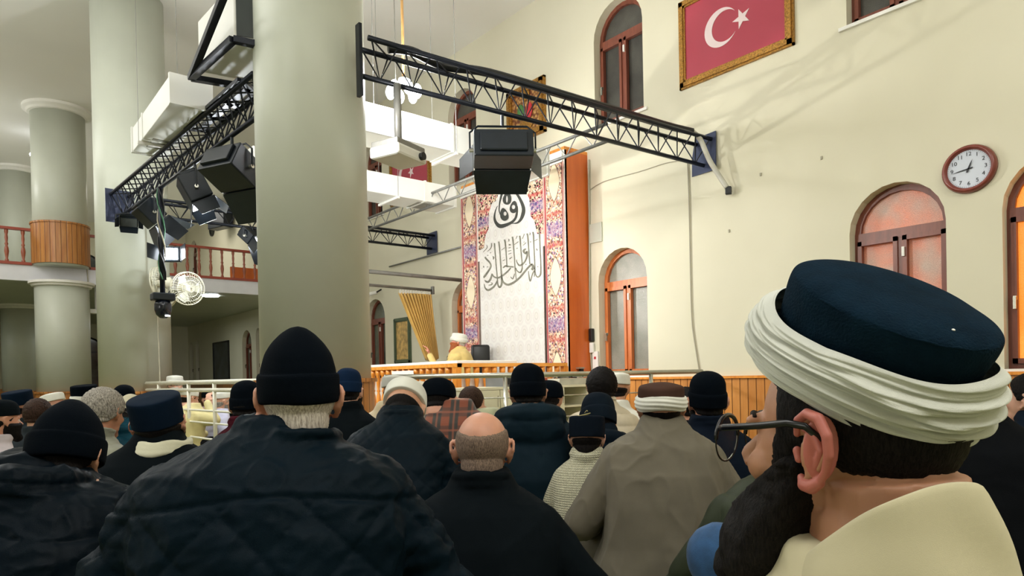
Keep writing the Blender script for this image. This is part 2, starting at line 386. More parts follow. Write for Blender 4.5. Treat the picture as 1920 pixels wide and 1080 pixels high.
# ------------------------------------------------------------------ balcony
bal = empty('balcony', (0, BALY, SLAB0), label='white fronted upper gallery across the far end of the hall', cat='balcony')
bm = B(); box2(bm, (XW0+.005, .1, 0), (D-.003, YW1-BALY-.003, SLAB1-SLAB0-.02)); obj('slab', bm, M['col'], bal)
bm = B(); box2(bm, (XW0+.005, 0, -.0), (D-.003, .1, SLAB1-SLAB0)); obj('fascia', bm, plain('fascia_white', (226, 226, 232), .6, var=.02), bal)
BPROF = [(.022, 0), (.03, .02), (.03, .05), (.018, .07), (.028, .14), (.036, .2), (.03, .26), (.018, .3), (.03, .33), (.018, .36), (.026, .44), (.02, .5), (.03, .54), (.03, .58), (.022, .6)]
def rail(name, x0, x1, y, z, label, n):
    r_ = empty(name, (x0, y, z), label=label, cat='railing')
    bm = B(); box2(bm, (0, -.05, .0), (x1-x0, .05, .05)); obj('bottom_rail', bm, M['redrail'], r_)
    bm = B(); box2(bm, (0, -.045, .62), (x1-x0, .045, .665)); obj('top_rail', bm, M['redrail'], r_)
    for k in range(n):
        bm = B(); lathe(bm, [(a, .03+b) for a, b in BPROF], ((k+.5)*(x1-x0)/n, 0, 0), 8); obj('baluster', bm, M['redwood'], r_, True)
    return r_
rail('balcony_railing', 2.08, D, BALY+.02, SLAB1, 'red-brown turned wood gallery railing right of the panelled column', 18)
rail('balcony_railing', -3.4, 1.17, BALY+.02, SLAB1, 'red-brown turned wood gallery railing left of the panelled column', 19)
bm = B(); box2(bm, (4.9, BALY+.8, SLAB1), (D, BALY+.85, SLAB1+.42)); tag(obj('gallery_partition', bm, M['orange']), 'low brown wooden partition on the gallery behind the railing', 'partition')
# ------------------------------------------------------------------ trusses
def truss(p0, p1, label, mat, w_=.2, h_=.25, step=.25, group=None, rt=.021, plates=(1, 1), top2=True):
    p0, p1 = Vector(p0), Vector(p1); d = p1-p0; L = d.length; rz = math.atan2(d.y, d.x)
    o = empty('lighting_truss', p0, rz, label, 'truss', group)
    o.rotation_euler = (0, -math.atan2(d.z, math.hypot(d.x, d.y)), rz)
    bm = B(); tube(bm, [(0, 0, 0), (L, 0, 0)], rt, 8); obj('lower_chord', bm, mat, o, True)
    for s in ((-1, 1) if top2 else (0,)):
        bm = B(); tube(bm, [(0, s*w_/2, h_), (L, s*w_/2, h_)], rt, 8); obj('upper_chord', bm, mat, o, True)
    n = int(L/step); n = min(n, 45); st = L/n
    for s in ((-1, 1) if top2 else (0,)):
        for k in range(n):
            bm = B(); x = k*st
            tube(bm, [(x+.1*st, s*w_/2, h_), (x+.5*st, 0, 0), (x+.9*st, s*w_/2, h_)], .0075, 5); obj('brace', bm, mat, o)
    if top2:
        for k in range(0, n):
            bm = B(); x = k*st+.1*st; tube(bm, [(x, -w_/2, h_), (x+.8*st, w_/2, h_)], .007, 5); obj('cross_brace', bm, mat, o)
    for e, on in zip((0, L), plates):
        if on: bm = B(); box2(bm, (e-.006, -w_/2-.06, -.08), (e+.006, w_/2+.06, h_+.07)); obj('end_plate', bm, plain('blue_grey_plate', (58, 66, 92), .35, .4), o)
    return o
TA, TB = Vector((2.44, 4.627, 3.135)), Vector((6.185, 4.20, 3.04))
truss(TA, TB, 'long black lattice truss bolted to the right wall with a cable bundle on top', M['truss'], step=.26, plates=(0, 1))
truss((1.66, 9.55, 2.93), (1.97, 5.35, 3.0), 'black lattice truss running between the two cream columns on the left', M['truss'], step=.24, h_=.26, plates=(1, 0))
truss((1.9, 9.62, 3.0), (6.18, 9.46, 2.99), 'distant dark lattice truss ending at a blue plate on the wall behind the stage', M['truss'], step=.3, h_=.2, plates=(0, 1))
truss((4.92, 4.42, 3.10), (4.92, 9.3, 3.12), 'thin grey ladder truss above the stage banner', M['grey'], step=.36, h_=.17, top2=False, plates=(0, 0), rt=.018)
bm = B(); box2(bm, (2.40, 4.60, 2.98), (2.425, 4.66, 3.52)); tag(obj('truss_post', bm, M['truss']), 'thin black upright plate where the long truss meets the near column', 'plate')
def cable(name, pts, r, mat, label, cat='cable', sm=6, group=None):
    P = [Vector(p) for p in pts]; out = []
    for i in range(len(P)-1):
        a, b, c, d = P[max(i-1, 0)], P[i], P[i+1], P[min(i+2, len(P)-1)]
        for k in range(sm):
            u = k/sm; out.append(.5*((2*b)+(c-a)*u+(2*a-5*b+4*c-d)*u*u+(3*b-a-3*c+d)*u**3))
    out.append(P[-1]); bm = B(); tube(bm, out, r, 8); o = obj(name, bm, mat, None, True); tag(o, label, cat, group); return o
up = Vector((0, 0, 1)); tp = lambda k, dz=0, dy=0: TA.lerp(TB, k)+Vector((0, dy, dz))
cable('cable_bundle', [tp(.07, .32, .1), tp(.12, .34, .08), tp(.2, .31, .1), tp(.3, .32, .02), tp(.5, .31, .0), tp(.7, .31, 0), tp(.86, .31, 0), tp(.93, .28, -.08)], .038, M['dark'], 'thick black cable sleeve lying along the top of the long truss')
q0 = tp(.93, .28, -.08)
cable('conduit', [q0, q0+Vector((.09, -.03, -.07)), q0+Vector((.13, -.1, -.28)), q0+Vector((.17, -.18, -.45)), q0+Vector((.2, -.26, -.6))], .026, plain('pale_conduit', (196, 194, 182), .5), 'pale flexible conduit drooping from the wall end of the truss', 'conduit')
qe = q0+Vector((.2, -.26, -.6)); bm = B(); box(bm, qe+Vector((.01, -.01, -.03)), (.05, .06, .08), .4); tag(obj('cable_plug', bm, M['dark'], bevel=.008), 'black plug hanging at the end of the pale conduit', 'plug')
cable('pinned_cable', [atX(1107, 356, D)-Vector((.01, 0, 0)), atX(1135, 340, D)-Vector((.01, 0, 0)), atX(1200, 322, D)-Vector((.01, 0, 0)), atX(1250, 306, D)-Vector((.01, 0, 0)), atX(1288, 300, D)-Vector((.01, 0, 0))], .005, M['wire'], 'thin grey cable pinned across the wall below the truss')
cable('pinned_cable', [atX(1291, 306, D)-Vector((.015, 0, 0)), atX(1294, 400, D)-Vector((.015, 0, 0)), atX(1296, 500, D)-Vector((.015, 0, 0)), atX(1299, 600, D)-Vector((.015, 0, 0)), atX(1307, 660, D)-Vector((.015, 0, 0)), atX(1314, 703, D)-Vector((.015, 0, 0))], .007, M['wire'], 'grey cable dropping down the bare wall from the truss end')
cable('pinned_cable', [atX(1106, 300, D)-Vector((.015, 0, 0)), atX(1107, 450, D)-Vector((.015, 0, 0)), atX(1108, 620, D)-Vector((.015, 0, 0)), atX(1112, 700, D)-Vector((.015, 0, 0))], .012, M['wire'], 'pale cable run down beside the orange panel')
# ------------------------------------------------------------------ ducts
DV = plain('duct_grille', (150, 148, 138), .6)
def duct(a, b, label, rods=()):
    a, b = Vector(a), Vector(b); o = empty('air_duct', (a.x, a.y, a.z), 0, label, 'duct', 'white air ducts over the hall')
    s = b-a; bm = B(); box2(bm, (0, 0, 0), s); obj('duct_body', bm, M['duct'], o, bevel=.006)
    lng = 0 if abs(s.x) > abs(s.y) else 1
    for k in range(1, int(abs(s[lng])/1.1)+1):
        bm = B(); p = k*1.1; q0 = [-.008, -.008, -.008]; q1 = [s[0]+.008, s[1]+.008, s[2]+.008]; q0[lng] = p; q1[lng] = p+.03; box2(bm, q0, q1); obj('flange', bm, M['duct'], o)
    for e in (0, 1):
        bm = B(); q0 = [-.012, -.012, -.012]; q1 = [s[0]+.012, s[1]+.012, s[2]+.012]; q0[lng] = (s[lng]-.03) if e else -.006; q1[lng] = s[lng]+.006 if e else .03; box2(bm, q0, q1); obj('end_flange', bm, M['duct'], o)
    for r_ in rods:
        for sd in (0, 1):
            bm = B()
            p = [s[0]*.5, s[1]*.5]; p[lng] = r_; p[1-lng] = -.02 if sd == 0 else s[1-lng]+.02
            tube(bm, [(p[0], p[1], -.01), (p[0], p[1], CEIL-a.z)], .003, 5); obj('hanger_rod', bm, M['grey'], o)
        bm = B(); q0 = [-.03, -.03, -.03]; q1 = [s[0]+.03, s[1]+.03, -.002]; q0[lng] = r_-.015; q1[lng] = r_+.015; box2(bm, q0, q1); obj('hanger_bar', bm, M['white'], o)
    bm = B(); L_ = s[lng]; q0 = [.08, .08, -.006]; q1 = [s[0]-.08, s[1]-.08, 0]; q0[lng] = L_-.55; q1[lng] = L_-.25; box2(bm, q0, q1); obj('vent_grille', bm, DV, o)
    return o
duct((2.9, 5.72, 3.17), (5.36, 6.12, 3.45), 'white rectangular air duct nearest the camera, passing over the stage banner', (.45, 1.15))
duct((2.6, 7.5, 3.16), (5.30, 7.95, 3.42), 'white rectangular air duct behind and below the first, left of the banner', (.9, 1.8))
o_ = duct((1.50, 6.3, 3.26), (1.83, 7.9, 3.50), 'white air duct running between the two columns above the left truss', (1.2,))
# pendant rod and bulbs, projector on a pole
pb = atD(757, 168, 6.5)
pd_ = empty('pendant_lamp', (pb.x, pb.y, pb.z), 0, 'glowing white bulb cluster hung on a thin brass rod behind the truss', 'lamp')
bm = B(); tube(bm, [(0, 0, .12), (0, 0, CEIL-pb.z)], .014, 8); obj('rod', bm, plain('brass_rod', (176, 136, 84), .35, .5), pd_, True)
bm = B(); lathe(bm, [(.02, .04), (.05, .06), (.05, .1), (.02, .12)], seg=12); obj('holder', bm, M['white'], pd_)
for a in range(6):
    bm = B(); ell(bm, (.13*math.cos(a*PI/3+.3), .13*math.sin(a*PI/3+.3), -.02), (.045, .045, .07), u=12, v=8); obj('bulb', bm, M['lamp'], pd_, True)
pp = tp(.07); bz = 2.57
pj = empty('projector', (pp.x, pp.y-.02, bz), .35, 'white ceiling projector hanging on a grey pole under the truss', 'projector')
bm = B(); tube(bm, [(0, 0, .08), (0, 0, pp.z-bz)], .03, 10); obj('pole', bm, M['grey'], pj, True)
bm = B(); box(bm, (0, 0, .06), (.34, .26, .05)); obj('bracket', bm, M['grey'], pj, bevel=.01)
bm = B(); box(bm, (0, 0, 0), (.36, .28, .09)); obj('projector_body', bm, M['plast'], pj, bevel=.02)
bm = B(); tube(bm, [(.1, -.14, 0), (.1, -.17, 0)], .03, 14); obj('lens', bm, M['dark'], pj)
# ------------------------------------------------------------------ stage lights
def stage_light(loc, target, label, w_=.44, h_=.2, dp=.26, roll=0, on=True, hang=.3, flap=.24):
    loc = Vector(loc); d = (Vector(target)-loc).normalized()
    o = empty('stage_light', loc, 0, label, 'stage light', None); q = d.to_track_quat('Y', 'Z'); o.rotation_mode = 'QUATERNION'; o.rotation_quaternion = q
    bm = B(); box(bm, (0, -.02, 0), (w_, dp, h_)); box(bm, (0, -dp/2-.03, 0), (w_*.8, .04, h_*.7)); obj('housing', bm, M['blk'], o, bevel=.012)
    bm = B(); box(bm, (0, dp/2-.005, 0), (w_*.96, .012, h_*1.02)); obj('front_rim', bm, M['blk'], o)
    bm = B(); box(bm, (0, dp/2+.004, 0), (w_*.84, .006, h_*.8)); obj('lens', bm, M['lamp'] if on else M['glass'], o)
    y0 = dp/2
    for (sx, sz) in ((0, -1), (0, 1), (-1, 0), (1, 0)):
        bm = B(); k = .55
        if sz:
            z = sz*h_/2; P = [Vector((-w_/2, y0, z)), Vector((w_/2, y0, z)), Vector((w_/2*.9, y0+flap, z+sz*flap*k)), Vector((-w_/2*.9, y0+flap, z+sz*flap*k))]; th = Vector((0, 0, .004*sz))
        else:
            x = sx*w_/2; P = [Vector((x, y0, -h_/2)), Vector((x, y0, h_/2)), Vector((x+sx*flap*k, y0+flap, h_/2*.8)), Vector((x+sx*flap*k, y0+flap, -h_/2*.8))]; th = Vector((.004*sx, 0, 0))
        poly(bm, P, th); obj('barn_door', bm, M['blk'], o)
    for sx in (-1, 1):
        bm = B(); tube(bm, [(sx*(w_/2), 0, 0), (sx*(w_/2+.035), 0, 0)], .018, 8); obj('tilt_knob', bm, M['steel'], o)
    up_ = q.inverted() @ Vector((0, 0, 1)); hz = up_*hang; lft = Vector((1, 0, 0))
    bm = B(); tube(bm, [Vector((-w_/2-.03, 0, 0)), Vector((-w_/2-.03, 0, 0))+hz*.5, Vector((-w_/2+.04, 0, 0))+hz*.68, Vector((w_/2-.04, 0, 0))+hz*.68, Vector((w_/2+.03, 0, 0))+hz*.5, Vector((w_/2+.03, 0, 0))], .009, 6); obj('yoke', bm, M['blk'], o)
    bm = B(); tube(bm, [hz*.68, hz], .014, 8); obj('clamp', bm, M['blk'], o)
    return o
f1 = tp(.325)
stage_light(f1+Vector((0, -.02, -.33)), f1+Vector((1.25, 1.75, -.75)), 'large black stage floodlight with barn doors hanging from the long truss', .50, .24, .24, flap=.21)
def lt(y, dz=0): k = (9.55-y)/4.2; return Vector((1.66+.31*k, y, 2.93+.07*k+dz))
stage_light(lt(6.05, -.30), (5.2, 7.6, .7), 'upper of the paired black stage lights under the left truss, beside the near column', .4, .24, .3)
stage_light(lt(6.95, -.28), (3.0, 6.7, .4), 'lower of the paired black stage lights under the left truss, half behind the other', .36, .22, .26, flap=.13)
stage_light(lt(8.35, -.22), (5.2, 8.4, -.6), 'black stage light beside the hanging pole, farthest along the left truss', .3, .2, .24)
stage_light(lt(9.2, -.12), (1.2, 6.0, 1.2), 'small dark stage light behind the column end of the left truss', .2, .12, .14, on=False, hang=.12, flap=.08)
fl = atY(474, 446, 9.5)
stage_light(fl, fl+Vector((.7, -1.0, -1.1)), 'glowing stage light peeping out behind the near column edge', .3, .16, .22, hang=2.98-fl.z)
# pole under the left truss with flood light and dome camera
pl = lt(8.0); pole = empty('drop_pole', pl, 0, 'dark pole hanging from the left truss wrapped with cables', 'pole')
bm = B(); tube(bm, [(0, 0, 0), (0, 0, 1.82-pl.z)], .026, 10); obj('pole_tube', bm, M['truss'], pole, True)
for k in range(3):
    bm = B(); pts = [(.035*math.cos(i*.8+k*2), .035*math.sin(i*.8+k*2), -i*.09) for i in range(12)]; tube(bm, pts, .008, 5); obj('wrapped_cable', bm, [M['wire'], plain('green_cable', (60, 110, 80), .5), M['bwire']][k], pole, True)
fd = atD(318, 476, 7.35); f_ = empty('flood_lamp', fd, -.5, 'bright white flood lamp clamped on the hanging pole above the fans', 'lamp')
bm = B(); box(bm, (0, .03, 0), (.22, .05, .17)); obj('housing', bm, M['blk'], f_, bevel=.01)
bm = B(); box(bm, (0, 0, 0), (.16, .02, .12)); obj('lens', bm, M['lamp'], f_)
for s in (-1, 1):
    bm = B(); poly(bm, [Vector((s*.11, 0, -.08)), Vector((s*.11, 0, .08)), Vector((s*.19, -.12, .1)), Vector((s*.19, -.12, -.06))], Vector((.004, 0, 0))); obj('barn_door', bm, M['blk'], f_)
cm = Vector((pl.x, pl.y, 1.82)); c_ = empty('dome_camera', cm, 0, 'black motorized dome camera at the lower end of the pole', 'camera')
bm = B(); box(bm, (0, 0, -.04), (.22, .16, .08)); obj('mount', bm, M['blk'], c_, bevel=.012)
bm = B(); lathe(bm, [(.07, -.08), (.085, -.12), (.085, -.18), (.07, -.23), (.035, -.265), (.01, -.27)], seg=20); obj('dome', bm, plain('glossy_black', (24, 28, 38), .12), c_, True)
bm = B(); box(bm, (.03, -.06, -.245), (.05, .02, .012), .5); obj('light_strip', bm, M['led'], c_)
# fans
def fan(p, n, label, r=.2):
    o = empty('cage_fan', p, 0, label, 'fan', 'white fans on the column'); o.rotation_mode = 'QUATERNION'; o.rotation_quaternion = Vector(n).to_track_quat('Z', 'Y')
    W = plain('fan_white', (216, 212, 190), .4)
    bm = B()
    for rr, z in ((r, 0), (r*.98, .03), (r*.98, -.03), (r*.75, .05), (r*.5, .065), (r*.2, .07)): tube(bm, [(rr*math.cos(a*PI/14), rr*math.sin(a*PI/14), z) for a in range(28)], .003, 4, closed=True)
    for a in range(36): tube(bm, [(.02*math.cos(a*PI/18), .02*math.sin(a*PI/18), .07), (r*.75*math.cos(a*PI/18), r*.75*math.sin(a*PI/18), .05), (r*math.cos(a*PI/18), r*math.sin(a*PI/18), 0), (r*.75*math.cos(a*PI/18), r*.75*math.sin(a*PI/18), -.06), (.05*math.cos(a*PI/18), .05*math.sin(a*PI/18), -.07)], .0018, 3)
    obj('fan_cage', bm, W, o)
    for a in range(3):
        bm = B(); c0 = a*2*PI/3
        poly(bm, [Vector((rr*math.cos(c0+da), rr*math.sin(c0+da), .02*math.sin(da*2))) for rr, da in ((.03, 0), (.1, -.3), (r*.85, -.3), (r*.9, .3), (r*.7, .65), (.08, .5))], Vector((0, 0, .004))); obj('fan_blade', bm, plain('fan_blade_grey', (190, 190, 176), .3), o)
    bm = B(); lathe(bm, [(.03, -.16), (.06, -.15), (.065, -.06), (.04, 0), (.035, .03), (.01, .045)], seg=16); obj('motor_hub', bm, W, o, True)
    return o
fan(atD(352, 541, 8.15), (.25, -1, -.15), 'white cage fan facing the camera right of the column')
o2 = fan(atD(297, 531, 8.45), (-.75, .45, -.1), 'white cage fan seen from behind on the column face')
bm = B(); bar(bm, atD(300, 541, 8.5), atD(318, 575, 8.55), .03); bar(bm, atD(318, 575, 8.55), atD(345, 545, 8.3), .03); box(bm, atD(312, 565, 8.6), (.09, .09, .2)); tag(obj('fan_bracket', bm, plain('fan_white', (216, 212, 190), .4)), 'white bracket holding the two fans on the column', 'bracket')
cable('column_cable', [atD(285, 385, 8.57), atD(294, 450, 8.57), atD(296, 520, 8.56), atD(296, 600, 8.56), atD(298, 660, 8.56), atD(300, 720, 8.56)], .008, M['wire'], 'grey cable running down the column behind the fans')
cable('dangling_cable', [atD(310, 560, 8.0), atD(300, 575, 7.9), atD(298, 590, 7.8), atD(305, 580, 7.7), atD(318, 545, 7.6)], .006, M['bwire'], 'black cable loop beside the dome camera')
# frame + unit above the left truss
FA, FB2, FC, FD = atZ(358, 146, 3.45), atZ(437, 74, 3.45), atZ(520, 92, 3.45), atZ(478, 166, 3.45)
fr = empty('equipment_frame', (0, 0, 0), 0, 'black angle-iron frame cradling the white unit over the left truss', 'frame')
for a, b in ((FA, FB2), (FB2, FC), (FA, FD), (FD, FC)): bm = B(); bar(bm, a, b, .055, .045); obj('frame_bar', bm, M['truss'], fr)
tA = FA+Vector((.0, .0, 0)); tE = atD(428, -30, 4.75)
bm = B(); bar(bm, tA, tE, .05, .05); obj('frame_strut', bm, M['truss'], fr)
un = empty('air_unit', (0, 0, 0), 0, 'white boxy air unit with a dark grille on the black frame', 'air conditioner')
bot = [FA.lerp(FC, .1), FB2.lerp(FD, .04), FC, FD.lerp(FB2, .05)]; bm = B()
poly(bm, [Vector((p.x, p.y, 3.48)) for p in bot], Vector((0, 0, .42))); obj('unit_body', bm, M['duct'], un, bevel=.01)
gx = (bot[2]-bot[1]); n_ = Vector((gx.y, -gx.x, 0)).normalized(); n_ = n_ if n_.dot(Vector((0, -1, 0))) > 0 else -n_
bm = B(); P0 = bot[1]+gx*.06+n_*.008; P1 = bot[1]+gx*.94+n_*.008; poly(bm, [Vector((P0.x, P0.y, 3.5)), Vector((P1.x, P1.y, 3.5)), Vector((P1.x, P1.y, 3.84)), Vector((P0.x, P0.y, 3.84))], -n_*.02); obj('grille', bm, plain('dark_grille', (38, 48, 46), .4), un)
ld = empty('ladder_frame', (0, 0, 0), 0, 'black slotted ladder frame lying beside the left truss', 'frame')
Lz = 3.27; a0, a1 = atZ(350, 240, Lz), atZ(452, 150, Lz); b0, b1 = atZ(398, 246, Lz), atZ(478, 176, Lz)
for a, b in ((a0, a1), (a0.lerp(b0, .5), a1.lerp(b1, .5)), (b0, b1)): bm = B(); bar(bm, a, b, .06, .03); obj('side_rail', bm, M['truss'], ld)
for k in (0, .33, .66, 1): bm = B(); bar(bm, a0.lerp(a1, k), b0.lerp(b1, k), .06, .03); obj('rung', bm, M['truss'], ld)
# far lamps, downlight, small projector under the gallery, oval clock and screen
g = atD(62, 290, 13.6); o_ = empty('spot_lamp', (g.x, g.y, g.z), 0, 'small bright lamp glowing on the far upper left', 'lamp')
bm = B(); ell(bm, (0, 0, 0), (.06, .06, .05)); obj('bulb', bm, M['lamp'], o_, True)
bm = B(); tube(bm, [(0, 0, .04), (0, 0, CEIL-g.z)], .015, 6); obj('stem', bm, M['white'], o_)
g = atZ(375, 562, SLAB0-.012); bm = B(); lathe(bm, [(.17, 0), (.17, .012)], seg=24, c=(g.x, BALY+.6, SLAB0-.02)); tag(obj('downlight', bm, M['lamp']), 'round glowing downlight under the gallery beside the fan', 'lamp')
g = atY(181, 575, BALY+.3); o_ = empty('projector', (g.x, g.y, g.z-.15), 0, 'small white projector hanging under the gallery between the columns', 'projector')
bm = B(); tube(bm, [(0, 0, .1), (0, 0, SLAB0-g.z+.15)], .03, 8); obj('pole', bm, M['white'], o_)
bm = B(); box(bm, (0, 0, .05), (.28, .22, .09)); obj('projector_body', bm, M['plast'], o_, bevel=.015)
cable('hanging_cable', [atY(163, 500, BALY-.03), atY(167, 560, BALY-.04), atY(169, 610, BALY-.04)], .01, M['wire'], 'pale cable dangling from the gallery edge')
bm = B(); P = atX(396, 428, D-.04); lathe(bm, [(.24, 0), (.24, .04), (.19, .04), (.185, .02)], seg=28, mat4=Matrix.Rotation(-PI/2, 4, 'Y')); o_ = obj('round_clock', bm, M['dark'], None); o_.location = (D, P.y, P.z); tag(o_, 'dark rimmed round clock on the wall above the gallery', 'clock')
P = atX(413, 412, D-.3); o_ = empty('loudspeaker', P, .3, 'dark loudspeaker hung on the wall above the gallery', 'speaker')
bm = B(); box(bm, (0, 0, 0), (.3, .75, .5)); obj('cabinet', bm, M['blk'], o_, bevel=.02)
bm = B(); bar(bm, (.15, 0, 0), (.32, 0, .1), .05); obj('wall_arm', bm, M['blk'], o_)
# ------------------------------------------------------------------ pictures, flags, clock
def picture(name, y0, y1, z0, z1, label, framemat, fwid, facemat, cat='picture', depth=.045, px=D):
    o = empty(name, (px, (y0+y1)/2, (z0+z1)/2), 0, label, cat); hy, hz = (y1-y0)/2, (z1-z0)/2
    bm = B(); box2(bm, (-.02, -hy+fwid*.6, -hz+fwid*.6), (0, hy-fwid*.6, hz-fwid*.6)); obj('canvas', bm, facemat, o)
    for k, (wd, dp) in enumerate(((1.0, .6), (.72, 1.0), (.3, .75))):
        bm = B(); a, b = fwid*(1-wd), fwid
        a = {0: 0, 1: fwid*.22, 2: fwid*.72}[k]; b = {0: fwid*.25, 1: fwid*.74, 2: fwid}[k]
        for q in (((-hy+a, -hz+a), (-hy+b, hz-a)), ((hy-b, -hz+a), (hy-a, hz-a)), ((-hy+a, -hz+a), (hy-a, -hz+b)), ((-hy+a, hz-b), (hy-a, hz-a))): box2(bm, (-depth*dp, q[0][0], q[0][1]), (0, q[1][0], q[1][1]))
        obj('frame_molding', bm, framemat, o)
    return o
RED = plain('flag_red', (172, 60, 78), .35, var=.02, vs=2); FW = plain('flag_white', (232, 214, 214), .5, var=.02)
def flag(y0, y1, z0, z1, label):
    o = picture('framed_flag', y0, y1, z0, z1, label, M['gilt'], .085, RED, 'flag'); h = (z1-z0-.17); wd = (y1-y0-.17)
    left = wd/2   # +y is the left side seen from the hall
    def P(u, v): return Vector((-.022, left-u*h, v*h))
    c1, r1, c2, r2 = .56, .25, .6225, .2; pts = []
    a1 = math.acos(((r1*r1-r2*r2)+(c2-c1)**2)/(2*(c2-c1)*r1)); a2 = math.acos(-((r2*r2-r1*r1)+(c2-c1)**2)/(2*(c2-c1)*r2))
    for k in range(33): a = a1+(2*PI-2*a1)*k/32; pts.append(P(c1+r1*math.cos(a), r1*math.sin(a)))
    for k in range(1, 32): a = (2*PI-a2)-(2*PI-2*a2)*k/32; pts.append(P(c2+r2*math.cos(a), r2*math.sin(a)))
    bm = B(); poly(bm, pts, Vector((-.003, 0, 0))); obj('crescent', bm, FW, o)
    pts = [P(.865+(.135 if k % 2 == 0 else .052)*math.cos(PI+k*PI/5), (.135 if k % 2 == 0 else .052)*math.sin(PI+k*PI/5)) for k in range(10)]
    bm = B(); poly(bm, pts, Vector((-.003, 0, 0))); obj('star', bm, FW, o)
    return o
flag(3.185, 4.483, 3.925, 4.872, 'red flag with white crescent and star in gilt frame, high right of the truss')
flag(9.45, 10.79, 3.95, 4.87, 'smaller looking framed crescent and star flag in the distance behind the white ducts')
def ornate():
    t = NT('gilt_relief'); v = t.n('ShaderNodeTexVoronoi'); v.inputs['Scale'].default_value = 22; t.t.links.new(t.coord(), v.inputs['Vector']); n = t.noise(9, 4)
    t.color(t.ramp(v.outputs[0], [(0, lin((236, 206, 140))), (.35, lin((190, 140, 80))), (.7, lin((110, 60, 40)))])); t.set(Roughness=.35, Metallic=.3); t.bump(v.outputs[0], .6, .01); return t.m
o_ = picture('framed_relief', 6.64, 7.42, 4.115, 4.865, 'gilt framed ornate coat-of-arms relief half hidden by the truss', M['gilt'], .1, ornate(), depth=.07)
for (dy, dz, cc, n) in ((.1, .02, (70, 120, 60), 'green_banner'), (-.08, .0, (190, 40, 50), 'red_banner')):
    bm = B(); ell(bm, (-.035, dy, dz), (.015, .07, .11)); obj(n, bm, plain(n, cc, .5), o_, True)
bm = B(); ell(bm, (-.03, 0, .24), (.02, .09, .09)); ell(bm, (-.03, 0, -.18), (.02, .16, .08)); obj('emblem', bm, M['gilt'], o_, True)
picture('framed_artwork', 10.2, 10.75, 1.12, 1.93, 'dark green framed panel with a gold centre beside the curtain', plain('green_frame', (84, 96, 72), .5), .07, plain('gold_calligraphy_panel', (206, 170, 104), .5, var=.25, vs=14))
o_ = picture('framed_photograph', 20.2, 21.7, .92, 2.06, 'large dark landscape photograph hung under the gallery', M['dark'], .05, None or plain('dark_landscape', (52, 64, 70), .3, var=.45, vs=3))
# wall clock with numerals and hands
ck = empty('round_clock', (D, 1.785, 2.405), 0, 'round red-brown wall clock showing a quarter to one, right part of the wall', 'clock')
bm = B(); rings = []
prof = [(.0, -.018), (.145, -.018), (.15, -.03), (.158, -.048), (.168, -.052), (.178, -.045), (.187, -.025), (.19, 0)]
lathe(bm, [(r_, z) for r_, z in prof[1:]], seg=48, mat4=Matrix.Rotation(PI/2, 4, 'Y') if 0 else Matrix(((0, 0, 1, 0), (-1, 0, 0, 0), (0, 1, 0, 0), (0, 0, 0, 1)))); obj('clock_rim', bm, wood('clock_wood', (112, 50, 42), (140, 70, 60), 3, 'Z', .25), ck, True)
def cpos(r_, ang): return Vector((-.02, -r_*math.sin(ang), r_*math.cos(ang)))
bm = B(); poly(bm, [cpos(.15, k*PI/20) for k in range(40)], Vector((-.002, 0, 0))); obj('dial', bm, plain('clock_dial', (206, 212, 224), .5, var=.01), ck)
INK = plain('clock_ink', (22, 24, 34), .5)
bm = B()
for k in range(60): a = k*PI/30; bar(bm, cpos(.138, a)+Vector((-.003, 0, 0)), cpos(.145, a)+Vector((-.003, 0, 0)), .0022 if k % 5 else .004, .001)
obj('minute_marks', bm, INK, ck)
def text(s, size, loc, parent, mat, name='numeral', rot=(PI/2, 0, -PI/2), ext=.0006):
    cu = bpy.data.curves.new(name, 'FONT'); cu.body = s; cu.size = size; cu.align_x = 'CENTER'; cu.align_y = 'CENTER'; cu.extrude = ext
    ob = bpy.data.objects.new('tmp', cu); COL.objects.link(ob); bpy.context.view_layer.update()
    me = bpy.data.meshes.new_from_object(ob.evaluated_get(bpy.context.evaluated_depsgraph_get())); bpy.data.objects.remove(ob)
    o = bpy.data.objects.new(name, me); COL.objects.link(o); me.materials.append(mat); o.location = loc; o.rotation_euler = rot; o.parent = parent; return o
for k in range(1, 13):
    p = cpos(.115, k*PI/6)+Vector((-.004, 0, 0)); text(str(k), .043, p, ck, INK)
for nm, L_, w_, a in (('hour_hand', .075, .011, math.radians(22)), ('minute_hand', .118, .008, math.radians(262))):
    bm = B(); d = cpos(1, a)-Vector((-.02, 0, 0)); s_ = Vector((0, d.z, -d.y)); c0 = Vector((-.028, 0, 0))
    poly(bm, [c0-d*.03+s_*w_*.6, c0-d*.03-s_*w_*.6, c0+d*L_*.5-s_*w_*.45, c0+d*L_, c0+d*L_*.5+s_*w_*.45], Vector((-.002, 0, 0))); obj(nm, bm, INK, ck)
# small wall details
for px, py in ((1426, 327), (1540, 296), (1367, 433)):
    p = atX(px, py, D-.006); bm = B(); box(bm, p, (.012, .016, .03)); tag(obj('hook', bm, M['wire']), {1426: 'tiny pale hook left on the wall below the shadows', 1540: 'tiny pale hook on the wall left of the clock', 1367: 'tiny dark nail alone on the bare wall'}[px], 'hook')
bm = B(); p0, p1 = atX(1106, 422, D), atX(1130, 452, D); box2(bm, (D-.02, p0.y, p0.z), (D, p1.y, p1.z)); tag(obj('junction_box', bm, M['col']), 'flat cream cover plate on the wall right of the orange panel', 'cover plate')
for (dx, c, s_, lab) in ((0, M['dark'], (.05, .06, .16), 'dark cordless handset hung beside the orange panel'), (1, M['plast'], (.04, .06, .13), 'white handset dock hung below the dark handset')):
    p = atX(1109 if dx == 0 else 1110, 628 if dx == 0 else 652, D-.03); bm = B(); box(bm, p, s_); tag(obj('handset', bm, c, bevel=.01), lab, 'handset')
